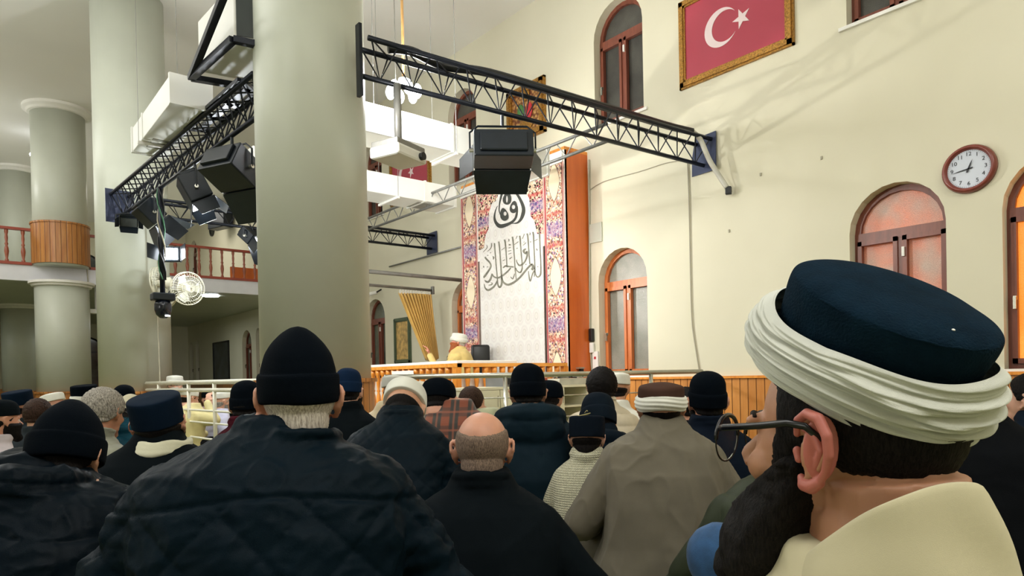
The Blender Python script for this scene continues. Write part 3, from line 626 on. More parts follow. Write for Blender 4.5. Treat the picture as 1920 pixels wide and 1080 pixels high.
p = atX(1117, 680, D-.02); bm = B(); box(bm, p, (.02, .09, .28)); o_ = obj('notice_strip', bm, M['white']); tag(o_, 'narrow white notice strip beside the arched window', 'notice')
bm = B(); box(bm, (0, 0, 0), (.005, .03, .03)); b_ = obj('red_mark', bm, plain('red_mark', (190, 40, 50), .5), o_); b_.location = p+Vector((-.013, 0, .06))
# ================================================================== banner and stage
XB = 5.8; BY0, BY1 = 5.905, 8.07; BZ0, BZ1 = .32, 3.60
bn = empty('stage_banner', (XB, BY0, BZ0), 0, 'tall ornamented stage banner with black calligraphy behind the speaker', 'banner')
BH = BZ1-BZ0; BW = BY1-BY0
bm = B(); box2(bm, (.0, 0, 0), (D-XB-.002, .03, BH)); obj('side_panel', bm, M['orange'], bn)
bm = B(); box2(bm, (.0, BW-.03, 0), (D-XB-.002, BW, BH)); obj('side_panel', bm, M['orange'], bn)
bm = B(); box2(bm, (.0, 0, BH), (D-XB-.002, BW, BH+.04)); obj('top_panel', bm, M['pine'], bn)
def banner_mat():
    t = NT('banner_centre'); s = t.sep()     # faint repeating medallions on off-white
    y = t.math('MULTIPLY', s[1], 6.2); z = t.math('MULTIPLY', s[2], 5.0)
    row = t.math('FLOOR', z); off = t.math('MULTIPLY', t.math('MODULO', row, 2), .5)
    fy = t.math('SUBTRACT', t.math('FRACT', t.math('ADD', y, off)), .5); fz = t.math('SUBTRACT', t.math('FRACT', z), .5)
    r_ = t.math('SQRT', t.math('ADD', t.math('MULTIPLY', fy, fy), t.math('MULTIPLY', t.math('MULTIPLY', fz, fz), .8)))
    c = t.ramp(r_, [(.0, lin((218, 214, 210))), (.12, lin((226, 222, 216))), (.2, lin((208, 204, 200))), (.26, lin((226, 222, 218))), (.4, lin((218, 214, 212))), (.5, lin((226, 224, 220)))])
    n = t.noise(4, 3); c = t.mix(.12, c, t.ramp(n.outputs[0], [(.3, (.75, .72, .7, 1)), (.7, (1, 1, 1, 1))]), 'MULTIPLY')
    t.color(c); t.set(Roughness=.6, Specular_IOR_Level=.2); return t.m
def border_mat(name, bg, dark, acc, acc2, period=.62, med=True, cx=0.0, hw=.12):
    t = NT(name); s = t.sep()
    v = t.n('ShaderNodeTexVoronoi'); v.inputs['Scale'].default_value = 44; t.t.links.new(t.coord(), v.inputs['Vector'])
    v2 = t.n('ShaderNodeTexVoronoi', feature='DISTANCE_TO_EDGE'); v2.inputs['Scale'].default_value = 17; t.t.links.new(t.coord(), v2.inputs['Vector'])
    cell = t.n('ShaderNodeSeparateColor'); t.t.links.new(v.outputs['Color'], cell.inputs[0])
    c = t.ramp(cell.outputs[0], [(0, lin(dark)), (.28, lin(bg)), (.5, lin(acc)), (.66, lin((236, 222, 200))), (.85, lin(acc2))], 'CONSTANT')
    c = t.mix(t.ramp(v2.outputs[0], [(.04, (1, 1, 1, 1)), (.07, (0, 0, 0, 1))]), c, lin((222, 190, 160)))
    zz = t.math('FRACT', t.math('MULTIPLY', s[2], 1/period)); zc = t.math('MULTIPLY', t.math('ABSOLUTE', t.math('SUBTRACT', zz, .5)), 2.0)   # 0 centre of medallion
    # red bands at period joints and blue flower between
    red = t.ramp(zc, [(.62, (0, 0, 0, 1)), (.7, (1, 1, 1, 1)), (.9, (0, 0, 0, 1))]) if False else t.ramp(zc, [(.58, (0, 0, 0, 1)), (.66, (1, 1, 1, 1)), (.78, (0, 0, 0, 1))])
    c = t.mix(t.math('MULTIPLY', red, .65), c, lin((188, 76, 66)))
    blue = t.ramp(zc, [(.8, (0, 0, 0, 1)), (.9, (1, 1, 1, 1))])
    c = t.mix(t.math('MULTIPLY', blue, .5), c, lin((124, 108, 172)))
    if med:
        ay = t.math('DIVIDE', t.math('ABSOLUTE', t.math('SUBTRACT', s[1], cx)), hw)
        dd = t.math('ADD', t.math('POWER', ay, 1.35), t.math('POWER', t.math('DIVIDE', zc, .56), 1.35))
        m = t.ramp(dd, [(.62, (1, 1, 1, 1)), (.66, (0, 0, 0, 1))])
        edge = t.ramp(dd, [(.62, (0, 0, 0, 1)), (.66, (1, 1, 1, 1)), (.74, (0, 0, 0, 1))])
        c = t.mix(m, c, lin((232, 216, 188))); c = t.mix(edge, c, lin((120, 92, 70)))
    t.color(c); t.set(Roughness=.6, Specular_IOR_Level=.2); return t.m
bm = B(); box2(bm, (-.006, 0, 0), (.03, BW, BH)); obj('banner_cloth', bm, banner_mat(), bn)
# borders: outer ornament band, red/brown rods, pink strip
b1 = (.045, .335); b2 = (BW-.345, BW-.05)
for (a, b) in (b1, b2):
    bm = B(); box2(bm, (-.009, a, 0), (-.006, b, BH-.14)); obj('ornament_border', bm, border_mat('ornament_band_%d' % int(a), (178, 104, 90), (92, 76, 72), (196, 160, 134), (150, 116, 150), 1.17, True, (a+b)/2, (b-a)/2*.96), bn)
    for y_, cc, wd in ((a-.022, (206, 150, 140), .02), (b+.02, (176, 60, 62), .02), (a+.0, (150, 60, 60), .006), (b+.05, (214, 170, 160), .014)):
        bm = B(); box2(bm, (-.012, y_-wd/2, 0), (-.006, y_+wd/2, BH-.14)); obj('border_stripe', bm, plain('stripe_%d_%d' % (cc[0], cc[1]), cc, .5), bn)
for (a, b) in ((b1[1]+.04, b1[1]+.075), (b2[0]-.075, b2[0]-.04)):
    bm = B(); box2(bm, (-.012, a, 0), (-.006, b, BH*.66)); obj('border_rod', bm, plain('brown_rod', (112, 92, 82), .5), bn)  # plain brown strip along the lower part of each inner border
# corner spandrels: dark floral ground, scalloped toward the centre
FL = border_mat('spandrel_floral', (60, 42, 40), (52, 36, 34), (206, 178, 150), (214, 110, 130), .9, False)
for side in (0, 1):
    y0 = b1[1]+.06 if side == 0 else b2[0]-.06; sg = 1 if side == 0 else -1; zt = BH-.14; z0 = 2.32
    pts = [Vector((-.009, y0, z0)), Vector((-.009, y0, zt)), Vector((-.009, y0+sg*.62, zt)), Vector((-.009, y0+sg*.5, zt-.08)), Vector((-.009, y0+sg*.42, zt-.2)), Vector((-.009, y0+sg*.32, zt-.22)), Vector((-.009, y0+sg*.26, zt-.32)), Vector((-.009, y0+sg*.24, zt-.55)), Vector((-.009, y0+sg*.17, zt-.62)), Vector((-.009, y0+sg*.12, zt-.8))]
    bm = B(); poly(bm, pts, Vector((.003, 0, 0))); obj('corner_ornament', bm, FL, bn)
bm = B(); box2(bm, (-.03, .02, BH-.15), (.0, BW-.02, BH-.01)); obj('roller_case', bm, M['white'], bn)
# calligraphy: strokes of varying width, laid on the cloth
INKB = plain('calligraphy_ink', (58, 60, 56), .6, var=.03); INKG = plain('calligraphy_ink_soft', (126, 124, 110), .6, var=.2, vs=8)
def crom(P, sm=6):
    out = []
    for i in range(len(P)-1):
        a, b, c, d = [np.array(q, float) for q in (P[max(i-1, 0)], P[i], P[i+1], P[min(i+2, len(P)-1)])]
        for k in range(sm): u = k/sm; out.append(.5*((2*b)+(c-a)*u+(2*a-5*b+4*c-d)*u*u+(3*b-a-3*c+d)*u**3))
    out.append(np.array(P[-1], float)); return out
def stroke(bm, P, ox, oy, sc_, off=.012):
    Q = crom(P); L, R_ = [], []
    for i, q in enumerate(Q):
        d = Q[min(i+1, len(Q)-1)][:2]-Q[max(i-1, 0)][:2]; d = d/(np.hypot(*d)+1e-9); n = np.array([-d[1], d[0]]); w2 = max(q[2], 1)/2
        for S, s_ in ((L, 1), (R_, -1)):
            p = q[:2]+n*w2*s_; v = atX(ox+p[0]/sc_, oy+p[1]/sc_, XB-off); S.append(Vector((v.x-XB, v.y-BY0, v.z-BZ0)))
    f_ = []
    for i in range(len(Q)):
        f_.append((bm.verts.new(L[i]), bm.verts.new(R_[i]), bm.verts.new(L[i]+Vector((.003, 0, 0))), bm.verts.new(R_[i]+Vector((.003, 0, 0)))))
    for a, b in zip(f_[:-1], f_[1:]):
        bm.faces.new((a[0], a[1], b[1], b[0])); bm.faces.new((a[0], b[0], b[2], a[2])); bm.faces.new((a[1], a[3], b[3], b[1]))
def teardrop(bm, cx, cy, rx, ry, tilt, hx, hy, hr, ox, oy, sc_):
    n = 24; O, I = [], []
    for k in range(n):
        a = 2*PI*k/n; x, y = rx*math.cos(a)*(1-.25*math.sin(a)*-1), ry*math.sin(a)
        x, y = x*math.cos(tilt)-y*math.sin(tilt), x*math.sin(tilt)+y*math.cos(tilt)
        for S, u, v_ in ((O, cx+x, cy+y), (I, hx+hr[0]*math.cos(a), hy+hr[1]*math.sin(a))):
            v = atX(ox+u/sc_, oy+v_/sc_, XB-.0125); S.append(bm.verts.new(Vector((v.x-XB, v.y-BY0, v.z-BZ0))))
    for k in range(n): bm.faces.new((O[k], O[(k+1) % n], I[(k+1) % n], I[k]))
bm = B(); A7 = (860, 320, 7.2)
stroke(bm, [(640, 128, 8), (632, 160, 44), (600, 250, 36), (570, 350, 24), (550, 450, 15), (545, 540, 12), (565, 600, 10)], *A7)
stroke(bm, [(640, 135, 26), (700, 140, 16), (745, 170, 16), (770, 230, 10), (775, 275, 4)], *A7)
teardrop(bm, 612, 590, 54, 88, -.2, 625, 580, (22, 28), *A7)
teardrop(bm, 655, 372, 56, 88, .12, 650, 385, (14, 46), *A7)
teardrop(bm, 742, 490, 50, 84, .15, 738, 490, (24, 30), *A7)
stroke(bm, [(665, 290, 10), (710, 268, 22), (770, 300, 26), (830, 390, 36), (872, 500, 42), (868, 580, 46), (835, 660, 34), (785, 705, 20), (710, 712, 5)], *A7)
stroke(bm, [(788, 480, 14), (785, 560, 24), (765, 640, 28), (715, 695, 32), (630, 735, 44), (555, 748, 54), (505, 705, 40), (482, 640, 26), (490, 560, 14), (515, 490, 6), (532, 475, 3)], *A7)
obj('calligraphy_emblem', bm, INKB, bn)
bm = B(); A8 = (890, 430, 8.307)
for P in ([(1000, 10, 22), (1008, 80, 20), (1016, 300, 14), (1028, 560, 14), (1022, 700, 20), (980, 742, 20), (945, 700, 14), (932, 600, 12)],
          [(905, 40, 20), (914, 110, 20), (922, 300, 14), (934, 560, 14), (936, 640, 12)], [(815, 65, 22), (826, 130, 20), (838, 300, 14), (856, 540, 14)],
          [(697, 100, 22), (706, 160, 20), (718, 330, 14), (738, 560, 14), (728, 640, 18), (700, 672, 18), (655, 640, 12), (640, 600, 10)],
          [(585, 115, 22), (596, 190, 20), (610, 360, 14), (628, 620, 14), (645, 780, 8)], [(463, 160, 22), (476, 230, 20), (488, 380, 14), (502, 590, 14)],
          [(372, 190, 20), (386, 300, 16), (400, 500, 18), (418, 760, 22), (415, 860, 26), (385, 902, 26), (358, 850, 18), (345, 700, 14), (325, 480, 14), (305, 215, 18)],
          [(905, 540, 20), (865, 560, 26), (800, 630, 24), (700, 750, 26), (600, 830, 30), (510, 862, 32), (440, 815, 22), (424, 740, 12)],
          [(875, 540, 18), (905, 570, 30), (900, 620, 34), (880, 610, 16)], [(795, 300, 16), (760, 335, 32), (790, 378, 24), (812, 345, 26), (812, 420, 20), (780, 500, 20), (730, 550, 24), (690, 560, 24), (655, 510, 12), (650, 470, 8)],
          [(605, 585, 22), (540, 580, 22), (480, 570, 24), (440, 600, 14)], [(560, 600, 18), (500, 665, 22), (430, 720, 24), (360, 755, 24), (295, 735, 20), (268, 690, 12)],
          [(268, 690, 16), (250, 760, 24), (215, 815, 28), (180, 815, 26), (155, 790, 8)], [(160, 430, 20), (178, 460, 24), (225, 510, 22), (250, 560, 20), (230, 620, 22), (150, 735, 28), (135, 750, 8)],
          [(345, 800, 10), (320, 860, 22), (270, 915, 26), (205, 946, 28), (160, 910, 18), (145, 850, 8)], [(215, 870, 10), (260, 860, 16), (270, 835, 10), (250, 830, 8)],
          [(835, 650, 8), (845, 740, 16), (862, 805, 16), (880, 760, 10), (900, 690, 14), (935, 640, 14), (925, 740, 8)],
          [(130, 355, 4), (190, 285, 8), (185, 245, 8)], [(195, 345, 5), (250, 290, 10), (262, 215, 14)], [(415, 325, 4), (465, 285, 8)], [(600, 250, 4), (680, 190, 8)], [(750, 250, 4), (800, 205, 8)], [(640, 150, 4), (662, 100, 8)], [(740, 150, 4), (772, 70, 8)],
          [(930, 180, 4), (980, 150, 8)], [(280, 420, 10), (292, 440, 22), (285, 470, 8)], [(520, 150, 6), (532, 160, 12), (525, 190, 8)], [(855, 50, 6), (862, 70, 12), (852, 90, 8)], [(530, 240, 20), (560, 240, 20)], [(560, 740, 8), (590, 770, 12), (620, 690, 8)],
          [(865, 190, 14), (872, 200, 14)], [(765, 195, 14), (770, 200, 14)], [(195, 410, 10), (210, 400, 10)], [(245, 360, 14), (250, 370, 14)], [(960, 300, 12), (972, 330, 12)], [(650, 300, 10), (668, 290, 12)], [(790, 550, 10), (805, 540, 12)], [(135, 570, 10), (140, 595, 14)], [(190, 590, 8), (205, 580, 12)],
          [(525, 290, 10), (560, 280, 10)], [(520, 340, 8), (570, 325, 8)], [(525, 385, 8), (572, 370, 8)], [(540, 460, 14), (580, 430, 8)], [(435, 490, 6), (470, 470, 8)], [(975, 580, 10), (990, 585, 10)]):
    stroke(bm, P, *A8)
obj('calligraphy_line', bm, INKG, bn)
# ---- raised stage with balustrade
SX0, SY0, SY1, SZ = 4.10, 5.86, 9.05, .30
bm = B(); box2(bm, (SX0, SY0, 0), (D-.05, SY1, SZ)); tag(obj('stage_platform', bm, M['white'], bevel=.01), 'low white raised stage under the banner', 'stage')
pr_ = empty('stage_railing', (SX0, SY0, SZ), 0, 'varnished orange balustrade around the raised stage', 'railing')
RTOP = .70
bm = B(); box2(bm, (0, -.02, RTOP-.04), (XB-SX0-.08, .06, RTOP-.0)); box2(bm, (-.02, -.02, RTOP-.04), (.06, 3.1, RTOP)); obj('top_rail', bm, M['pinex'], pr_)
bm = B(); box2(bm, (0, 0, .0), (XB-SX0-.08, .05, .06)); box2(bm, (0, 0, .0), (.05, 3.1, .06)); obj('bottom_rail', bm, M['pinex'], pr_)
BP2 = [(.026, .06), (.026, .1), (.014, .13), (.024, .2), (.032, .27), (.026, .34), (.014, .38), (.026, .4), (.014, .42), (.022, .48), (.03, .54), (.024, .585), (.034, .6), (.034, .66)]
for k in range(14): bm = B(); lathe(bm, BP2, (.04+k*.12, .02, 0), 10); obj('baluster', bm, M['pine'], pr_, True)
for k in range(1, 24): bm = B(); lathe(bm, BP2, (.02, .04+k*.13, 0), 10); obj('baluster', bm, M['pine'], pr_, True)
for (x, y) in ((.02, .02), (.02, 3.08), (XB-SX0-.1, .02)): bm = B(); box2(bm, (x-.035, y-.035, 0), (x+.035, y+.035, RTOP-.04)); obj('newel_post', bm, M['pine'], pr_)
bm = B(); box2(bm, (SX0+.10, SY0+.10, SZ), (XB-.1, SY0+.12, SZ+.56)); tag(obj('stage_board', bm, M['white']), 'white board standing behind the front balusters of the stage', 'board')
bm = B(); box2(bm, (SX0+.10, SY0+.14, SZ), (SX0+.12, SY1-.1, SZ+.56)); tag(obj('stage_board', bm, M['white']), 'white board standing behind the side balusters of the stage', 'board')
dk = empty('desk', (SX0+.02, SY0+.1, SZ), 0, 'white topped desk in front of the speaker behind the balustrade', 'desk')
bm = B(); box2(bm, (.1, .05, .68), (.62, 2.3, .735)); box2(bm, (.62, .05, .68), (.95, .45, .735)); obj('desk_top', bm, M['white'], dk, bevel=.008)
for x in (.14, .56):
    for y in (.1, 2.2): bm = B(); box2(bm, (x, y, 0), (x+.04, y+.04, .68)); obj('leg', bm, M['pine'], dk)
ps = atX(735, 690, SX0-.04); pe = atX(777, 770, SX0-.04)
sh = empty('cloth_sign', (SX0-.045, pe.y, SZ+.06), 0, 'white cloth sign with green and yellow leaf shapes hung on the stage balusters', 'sign')
bm = B(); box2(bm, (0, 0, 0), (.006, ps.y-pe.y, .58)); obj('cloth', bm, M['white'], sh)
def leafshape(cy, cz, L_, w_, ang, mt, n):
    pts = []
    for k in range(16):
        a = 2*PI*k/16; y, z = L_*math.cos(a), w_*math.sin(a); pts.append(Vector((-.003, cy+y*math.cos(ang)-z*math.sin(ang), cz+y*math.sin(ang)+z*math.cos(ang))))
    bm = B(); poly(bm, pts, Vector((-.003, 0, 0))); obj(n, bm, mt, sh)
yy = lambda px: atX(px, 730, SX0-.04).y-pe.y
leafshape(yy(765), .40, .15, .045, 1.9, plain('leaf_green', (30, 160, 110), .5), 'green_leaf'); leafshape(yy(771), .31, .10, .045, -.9, plain('leaf_yellow', (236, 200, 30), .5), 'yellow_leaf')
# office chair behind the speaker
cp = atD(901, 664, 9.3); ch = empty('office_chair', (cp.x, cp.y, SZ), -.5, 'black padded chair back seen beside the speaker', 'chair')
bm = B(); box(bm, (0, 0, cp.z-SZ-.12), (.26, .07, .5)); obj('backrest', bm, M['dark'], ch, True, bevel=.035)
bm = B(); box(bm, (0, -.25, .42), (.46, .46, .08)); obj('seat', bm, M['dark'], ch, bevel=.03)
bm = B(); tube(bm, [(0, -.25, .05), (0, -.25, .4)], .03, 8); obj('stem', bm, M['grey'], ch)
for k in range(5): bm = B(); tube(bm, [(0, -.25, .08), (.26*math.cos(k*1.2566), -.25+.26*math.sin(k*1.2566), .03)], .018, 6); obj('foot_arm', bm, M['dark'], ch)
# white cabinets with equipment
CW = plain('cabinet_cream_white', (226, 222, 196), .45, var=.02)
cx0, cx1, cy0 = 3.79, 5.53, 5.3; cab = empty('cabinet', (cx0, cy0, 0), 0, 'low cream-white cabinet row with one open shelf in front of the stage', 'cabinet')
bm = B(); W_ = cx1-cx0
box2(bm, (0, .02, 0), (W_-.38, .42, .74)); box2(bm, (W_-.38, .02, 0), (W_, .42, .03)); box2(bm, (W_-.38, .4, 0), (W_, .42, .74)); box2(bm, (W_-.025, .02, 0), (W_, .42, .74)); box2(bm, (W_-.38, .02, .5), (W_, .42, .52)); box2(bm, (W_-.38, .02, .25), (W_, .42, .27)); obj('carcass', bm, CW, cab)
bm = B(); box2(bm, (-.01, 0, .72), (W_+.01, .44, .745)); obj('top', bm, CW, cab)
for k in range(3):
    bm = B(); a = .005+k*(W_-.39)/3; box2(bm, (a, 0, .03), (a+(W_-.39)/3-.01, .02, .715)); d_ = obj('door', bm, CW, cab, bevel=.003)
    bm = B(); tube(bm, [(a+(W_-.39)/3-.05, -.02, .55), (a+(W_-.39)/3-.05, -.02, .66)], .005, 6); obj('handle', bm, M['steel'], d_)
def thingbox(name, px, w_, d_, h_, mt, label, cat, y=.22, extra=None):
    x = atY(px, 722, cy0+y).x; o = empty(name, (x, cy0+y, .745), 0, label, cat); bm = B(); box2(bm, (-w_/2, -d_/2, 0), (w_/2, d_/2, h_)); obj('case', bm, mt, o, bevel=.004); return o
m_ = thingbox('audio_mixer', 945, .26, .3, .1, plain('mixer_grey', (110, 112, 112), .5), 'grey audio mixer with a lit blue display on the white cabinet', 'mixer')
bm = B(); box2(bm, (.01, -.157, .03), (.09, -.15, .075)); obj('blue_display', bm, emit('blue_display', (30, 90, 240), 1.2), m_)
for k in range(6):
    bm = B(); box2(bm, (-.11+k*.02, -.157, .02), (-.1+k*.02, -.15, .085)); obj('knob_strip', bm, M['dark'], m_)
o_ = thingbox('cable_tray', 1062, .5, .3, .07, plain('tray_grey', (176, 174, 160), .5), 'shallow tray of tangled cables at the right end of the cabinet', 'tray')
for k in range(5):
    bm = B(); pts = [(-.22+.045*i+random.uniform(-.02, .02), random.uniform(-.14, .1), .075+random.uniform(0, .035)) for i in range(11)]; tube(bm, pts, .006, 5); obj('tangled_cable', bm, [M['wire'], M['bwire'], M['grey']][k % 3], o_, True)
o_ = thingbox('mug', 1021, .05, .05, .08, plain('mug_red', (150, 70, 50), .4), 'small reddish box on the cabinet between mixer and tray', 'box')
# desk phone-like shelf on the orange panel
p = atY(1088, 690, BY0-.03); o_ = empty('panel_bracket', p, 0, 'small dark metal bracket on the orange panel low down', 'bracket'); bm = B(); box(bm, (0, .0, 0), (.1, .05, .02)); obj('plate', bm, M['steel'], o_); bm = B(); box(bm, (.02, .0, -.03), (.04, .04, .04)); obj('clip', bm, M['dark'], o_)
# ---- curtain on its rail
ra, rb = Vector((3.2, 8.93, 2.24)), Vector((5.83, 8.93, 2.22))
bm = B(); tube(bm, [ra, rb], .022, 8); box(bm, rb+Vector((0, 0, 0)), (.03, .06, .12)); tag(obj('curtain_rail', bm, M['grey'], None, True), 'thin grey rail above the mustard curtain', 'rail')
bm = B(); tube(bm, [(3.0, 8.3, 2.32), (6.18, 8.3, 2.31)], .028, 8); tag(obj('long_pipe', bm, M['grey'], None, True), 'pale horizontal pipe running to the banner above the curtain', 'pipe')
bm = B(); tube(bm, [atX(868, 462, D-.04), atX(730, 500, D-.04)], .014, 6); tag(obj('conduit_strip', bm, M['grey'], None, True), 'thin slanting conduit strip on the wall left of the banner', 'strip')
cur = empty('curtain', (0, 0, 0), 0, 'mustard yellow curtain gathered to the lower right beside the speaker', 'curtain')
bm = B(); n1, n2 = 90, 26; tl, tr_ = atY(748, 549, 8.93), atY(808, 552, 8.93); bl, br = atY(800, 675, 8.93), atY(822, 672, 8.93); G = []
for j in range(n2+1):
    v = j/n2; e = v**.9; L_ = tl.lerp(bl, e); L_ = L_+Vector((-.0, 0, 0)); R_ = tr_.lerp(br, v); row = []
    for i in range(n1+1):
        u = i/n1; p = L_.lerp(R_, u); amp = .03+.02*math.sin(i*.7); p = p+Vector((0, amp*math.sin(u*2*PI*11+.6*math.sin(v*3)), -.03*math.sin(PI*u)*v)); row.append(bm.verts.new(p))
    G.append(row)
for j in range(n2):
    for i in range(n1): bm.faces.new((G[j][i], G[j][i+1], G[j+1][i+1], G[j+1][i]))
o_ = obj('drape', bm, plain('mustard_satin', (206, 164, 84), .45, var=.1, vs=3, sheen=.3), cur, True); s_ = o_.modifiers.new('s', 'SOLIDIFY'); s_.thickness = .006
for k in range(12):
    p = tl.lerp(tr_, (k+.5)/12); bm = B(); tube(bm, [p+Vector((.012*math.cos(a*PI/5), 0, .02+.03*math.sin(a*PI/5))) for a in range(10)], .005, 5, closed=True); obj('curtain_ring', bm, M['white'], cur)
p = atX(706, 548, D-.1); o_ = empty('security_camera', p, 0, 'small white security camera on the wall left of the curtain', 'camera'); bm = B(); tube(bm, [(-.14, .12, -.05), (.0, 0, .0)], .035, 10); obj('camera_body', bm, M['white'], o_, True); bm = B(); tube(bm, [(0, 0, 0), (.1, 0, .06)], .015, 6); obj('arm', bm, M['dark'], o_)
# ---- fences
def fence(name, P0, P1, top, label, posts, lows, mt=M['steel'], rt=.024, second=None):
    o = empty(name, P0, 0, label, 'fence'); P0, P1 = Vector(P0), Vector(P1); d = P1-P0
    bm = B(); tube(bm, [(0, 0, top), (d.x, d.y, top+d.z)], rt, 10); obj('handrail', bm, mt, o, True)
    for k in posts: bm = B(); q = d*k; tube(bm, [(q.x, q.y, 0), (q.x, q.y, top+d.z*k)], .02, 8); obj('post', bm, mt, o, True)
    for z, r_ in lows: bm = B(); tube(bm, [(0, 0, z), (d.x, d.y, z+d.z)], r_, 8); obj('rail', bm, M['wpipe'] if r_ > .01 else mt, o, True)
    return o
fence('steel_fence', (2.74, 4.94, 0), (6.17, 4.26, -.0), .862, 'steel pipe fence crossing in front of the stage from column to wall', (.32, .62, .8, .99), ((.46, .009), (.66, .007)))
fence('steel_fence', (1.93, 9.66, 0), (2.24, 5.68, .0), .855, 'white pipe fence standing between the two left columns', (.12, .38, .57, .74, .9), ((.77, .022), (.55, .012), (.42, .01), (.25, .012)), M['wpipe'])
bm = B(); box2(bm, (XW0+.5, 15.6, 0), (-1, 15.66, .78)); 
tag(obj('low_partition', bm, M['wains']), 'low pine partition far back between the columns', 'partition')
# ================================================================== people: builders
HE = [((0, -.012, .030), (.077, .100, .090)), ((0, .028, -.015), (.066, .068, .085)), ((0, .034, -.066), (.055, .055, .050)), ((0, .072, -.103), (.030, .028, .024)), ((0, -.030, -.040), (.060, .062, .075))]
def hrad(d, extra=HE):
    """distance from the head centre to the skin in direction d (head space)"""
    best = 0
    for c, r in extra:
        px, py, pz = -c[0]/r[0], -c[1]/r[1], -c[2]/r[2]; dx, dy, dz = d[0]/r[0], d[1]/r[1], d[2]/r[2]
        A_ = dx*dx+dy*dy+dz*dz; B_ = 2*(px*dx+py*dy+pz*dz); C_ = px*px+py*py+pz*pz-1; q = B_*B_-4*A_*C_
        if q > 0:
            t_ = (-B_+math.sqrt(q))/(2*A_)
            if t_ > best: best = t_
    return best
TS = bpy.data.scenes.new('workbench')
def remesh(bm, vox, smooth=6, name='m', fac=.5):
    me = bpy.data.meshes.new('tmp'); bmesh.ops.recalc_face_normals(bm, faces=bm.faces); bm.to_mesh(me); bm.free()
    o = bpy.data.objects.new('tmp', me); TS.collection.objects.link(o)
    m = o.modifiers.new('r', 'REMESH'); m.mode = 'VOXEL'; m.voxel_size = vox; m.use_smooth_shade = True
    s = o.modifiers.new('s', 'SMOOTH'); s.iterations = smooth; s.factor = fac
    vl = TS.view_layers[0]; vl.update(); dg = vl.depsgraph
    r = bpy.data.meshes.new_from_object(o.evaluated_get(dg)); bpy.data.objects.remove(o); bpy.data.meshes.remove(me)
    r.name = name
    for p in r.polygons: p.use_smooth = True
    return r
def arrs(me):
    n = len(me.vertices); co = np.empty(n*3, 'f'); me.vertices.foreach_get('co', co); no = np.empty(n*3, 'f'); me.vertices.foreach_get('normal', no)
    return co.reshape(-1, 3), no.reshape(-1, 3)
def displace(me, fn):
    co, no = arrs(me); d = fn(co, no); co += no*d[:, None]; me.vertices.foreach_set('co', co.ravel()); me.update()
def nz3(co, f, seed=0):
    """cheap smooth pseudo-noise from rotated sines"""
    r = np.random.RandomState(seed); out = np.zeros(len(co))
    for k in range(7):
        v = r.normal(size=3); v /= np.linalg.norm(v); v2 = r.normal(size=3); v2 /= np.linalg.norm(v2)
        out += np.sin((co@v)*np.array(f if np.isscalar(f) else 1)*(1+.25*k)+1.7*np.sin((co@v2)*(f if np.isscalar(f) else 1)*.7+k)+k*2.1)/(1+.2*k)
    return out/4.0
def wrinkle(amp=.006, f=26, az=2.2, seed=0):
    def fn(co, no):
        c = co*np.array([1, 1, az]); return amp*nz3(c, f, seed)-amp*.6*np.abs(nz3(c*np.array([1.6, 1.6, 1]), f*1.3, seed+5))
    return fn
def crease(amp=.006, f=16, az=.5, seed=0, base=.006):
    def fn(co, no):
        c = co*np.array([1, 1, az]); n = nz3(c, f, seed); n2 = nz3(c*np.array([1.2, 1, 1]), f*1.9, seed+4)
        return base*nz3(c, f*.55, seed+9)+amp*np.clip(1-np.abs(n)*2.2, 0, 1)**2+amp*.5*np.clip(1-np.abs(n2)*2.2, 0, 1)**2
    return fn
def both(*fs): return lambda co, no: sum(f(co, no) for f in fs)
def puffer(period=.085, amp=.013, tilt=0., wr=.005, seed=0):
    def fn(co, no):
        v = (co[:, 2]+tilt*np.abs(co[:, 0])+.012*np.sin(co[:, 0]*9))/period
        b = np.abs(np.sin(np.pi*v))**.45; return amp*(b-.75)+wr*nz3(co*np.array([1, 1, .7]), 42, seed)
    return fn
def quilt(period=.17, amp=.006, zy=.5, wr=.004, seed=0):
    def fn(co, no):
        u = np.abs(np.sin(np.pi*(co[:, 0]+co[:, 2])/period)); v = np.abs(np.sin(np.pi*(co[:, 0]-co[:, 2])/period))
        b = np.minimum(u, v)**.35; m = np.clip((zy+.02*np.cos(co[:, 0]*8)-co[:, 2])/.01, 0, 1); seam = np.exp(-((co[:, 2]-zy-.02*np.cos(co[:, 0]*8))/.006)**2)
        return amp*(b-.8)*m-.006*seam+wr*nz3(co*np.array([.6, 1, 1.8]), 34, seed)*(1.0+1.4*m*np.clip((np.abs(co[:, 0])-.14)/.1, 0, 1))
    return fn
def loft(bm, secs, seg=36, ex=2.4):
    rings = []
    for z, y, hw, hd in secs:
        ring = []
        for k in range(seg):
            a = 2*PI*k/seg; c, s = math.cos(a), math.sin(a)
            ring.append(bm.verts.new((hw*math.copysign(abs(c)**(2/ex), c), y+hd*math.copysign(abs(s)**(2/ex), s), z)))
        rings.append(ring)
    for a, b in zip(rings[:-1], rings[1:]):
        for k in range(seg): bm.faces.new((a[k], a[(k+1) % seg], b[(k+1) % seg], b[k]))
    bm.faces.new(rings[0][::-1]); bm.faces.new(rings[-1])
def limb(bm, pts, rs, seg=14):
    for p, r in zip(pts, rs): ell(bm, p, (r, r, r), u=12, v=8)
    P = [Vector(p) for p in pts]
    for a, b, ra, rb_ in zip(P[:-1], P[1:], rs[:-1], rs[1:]): tube(bm, [a, b], [ra, rb_], seg)
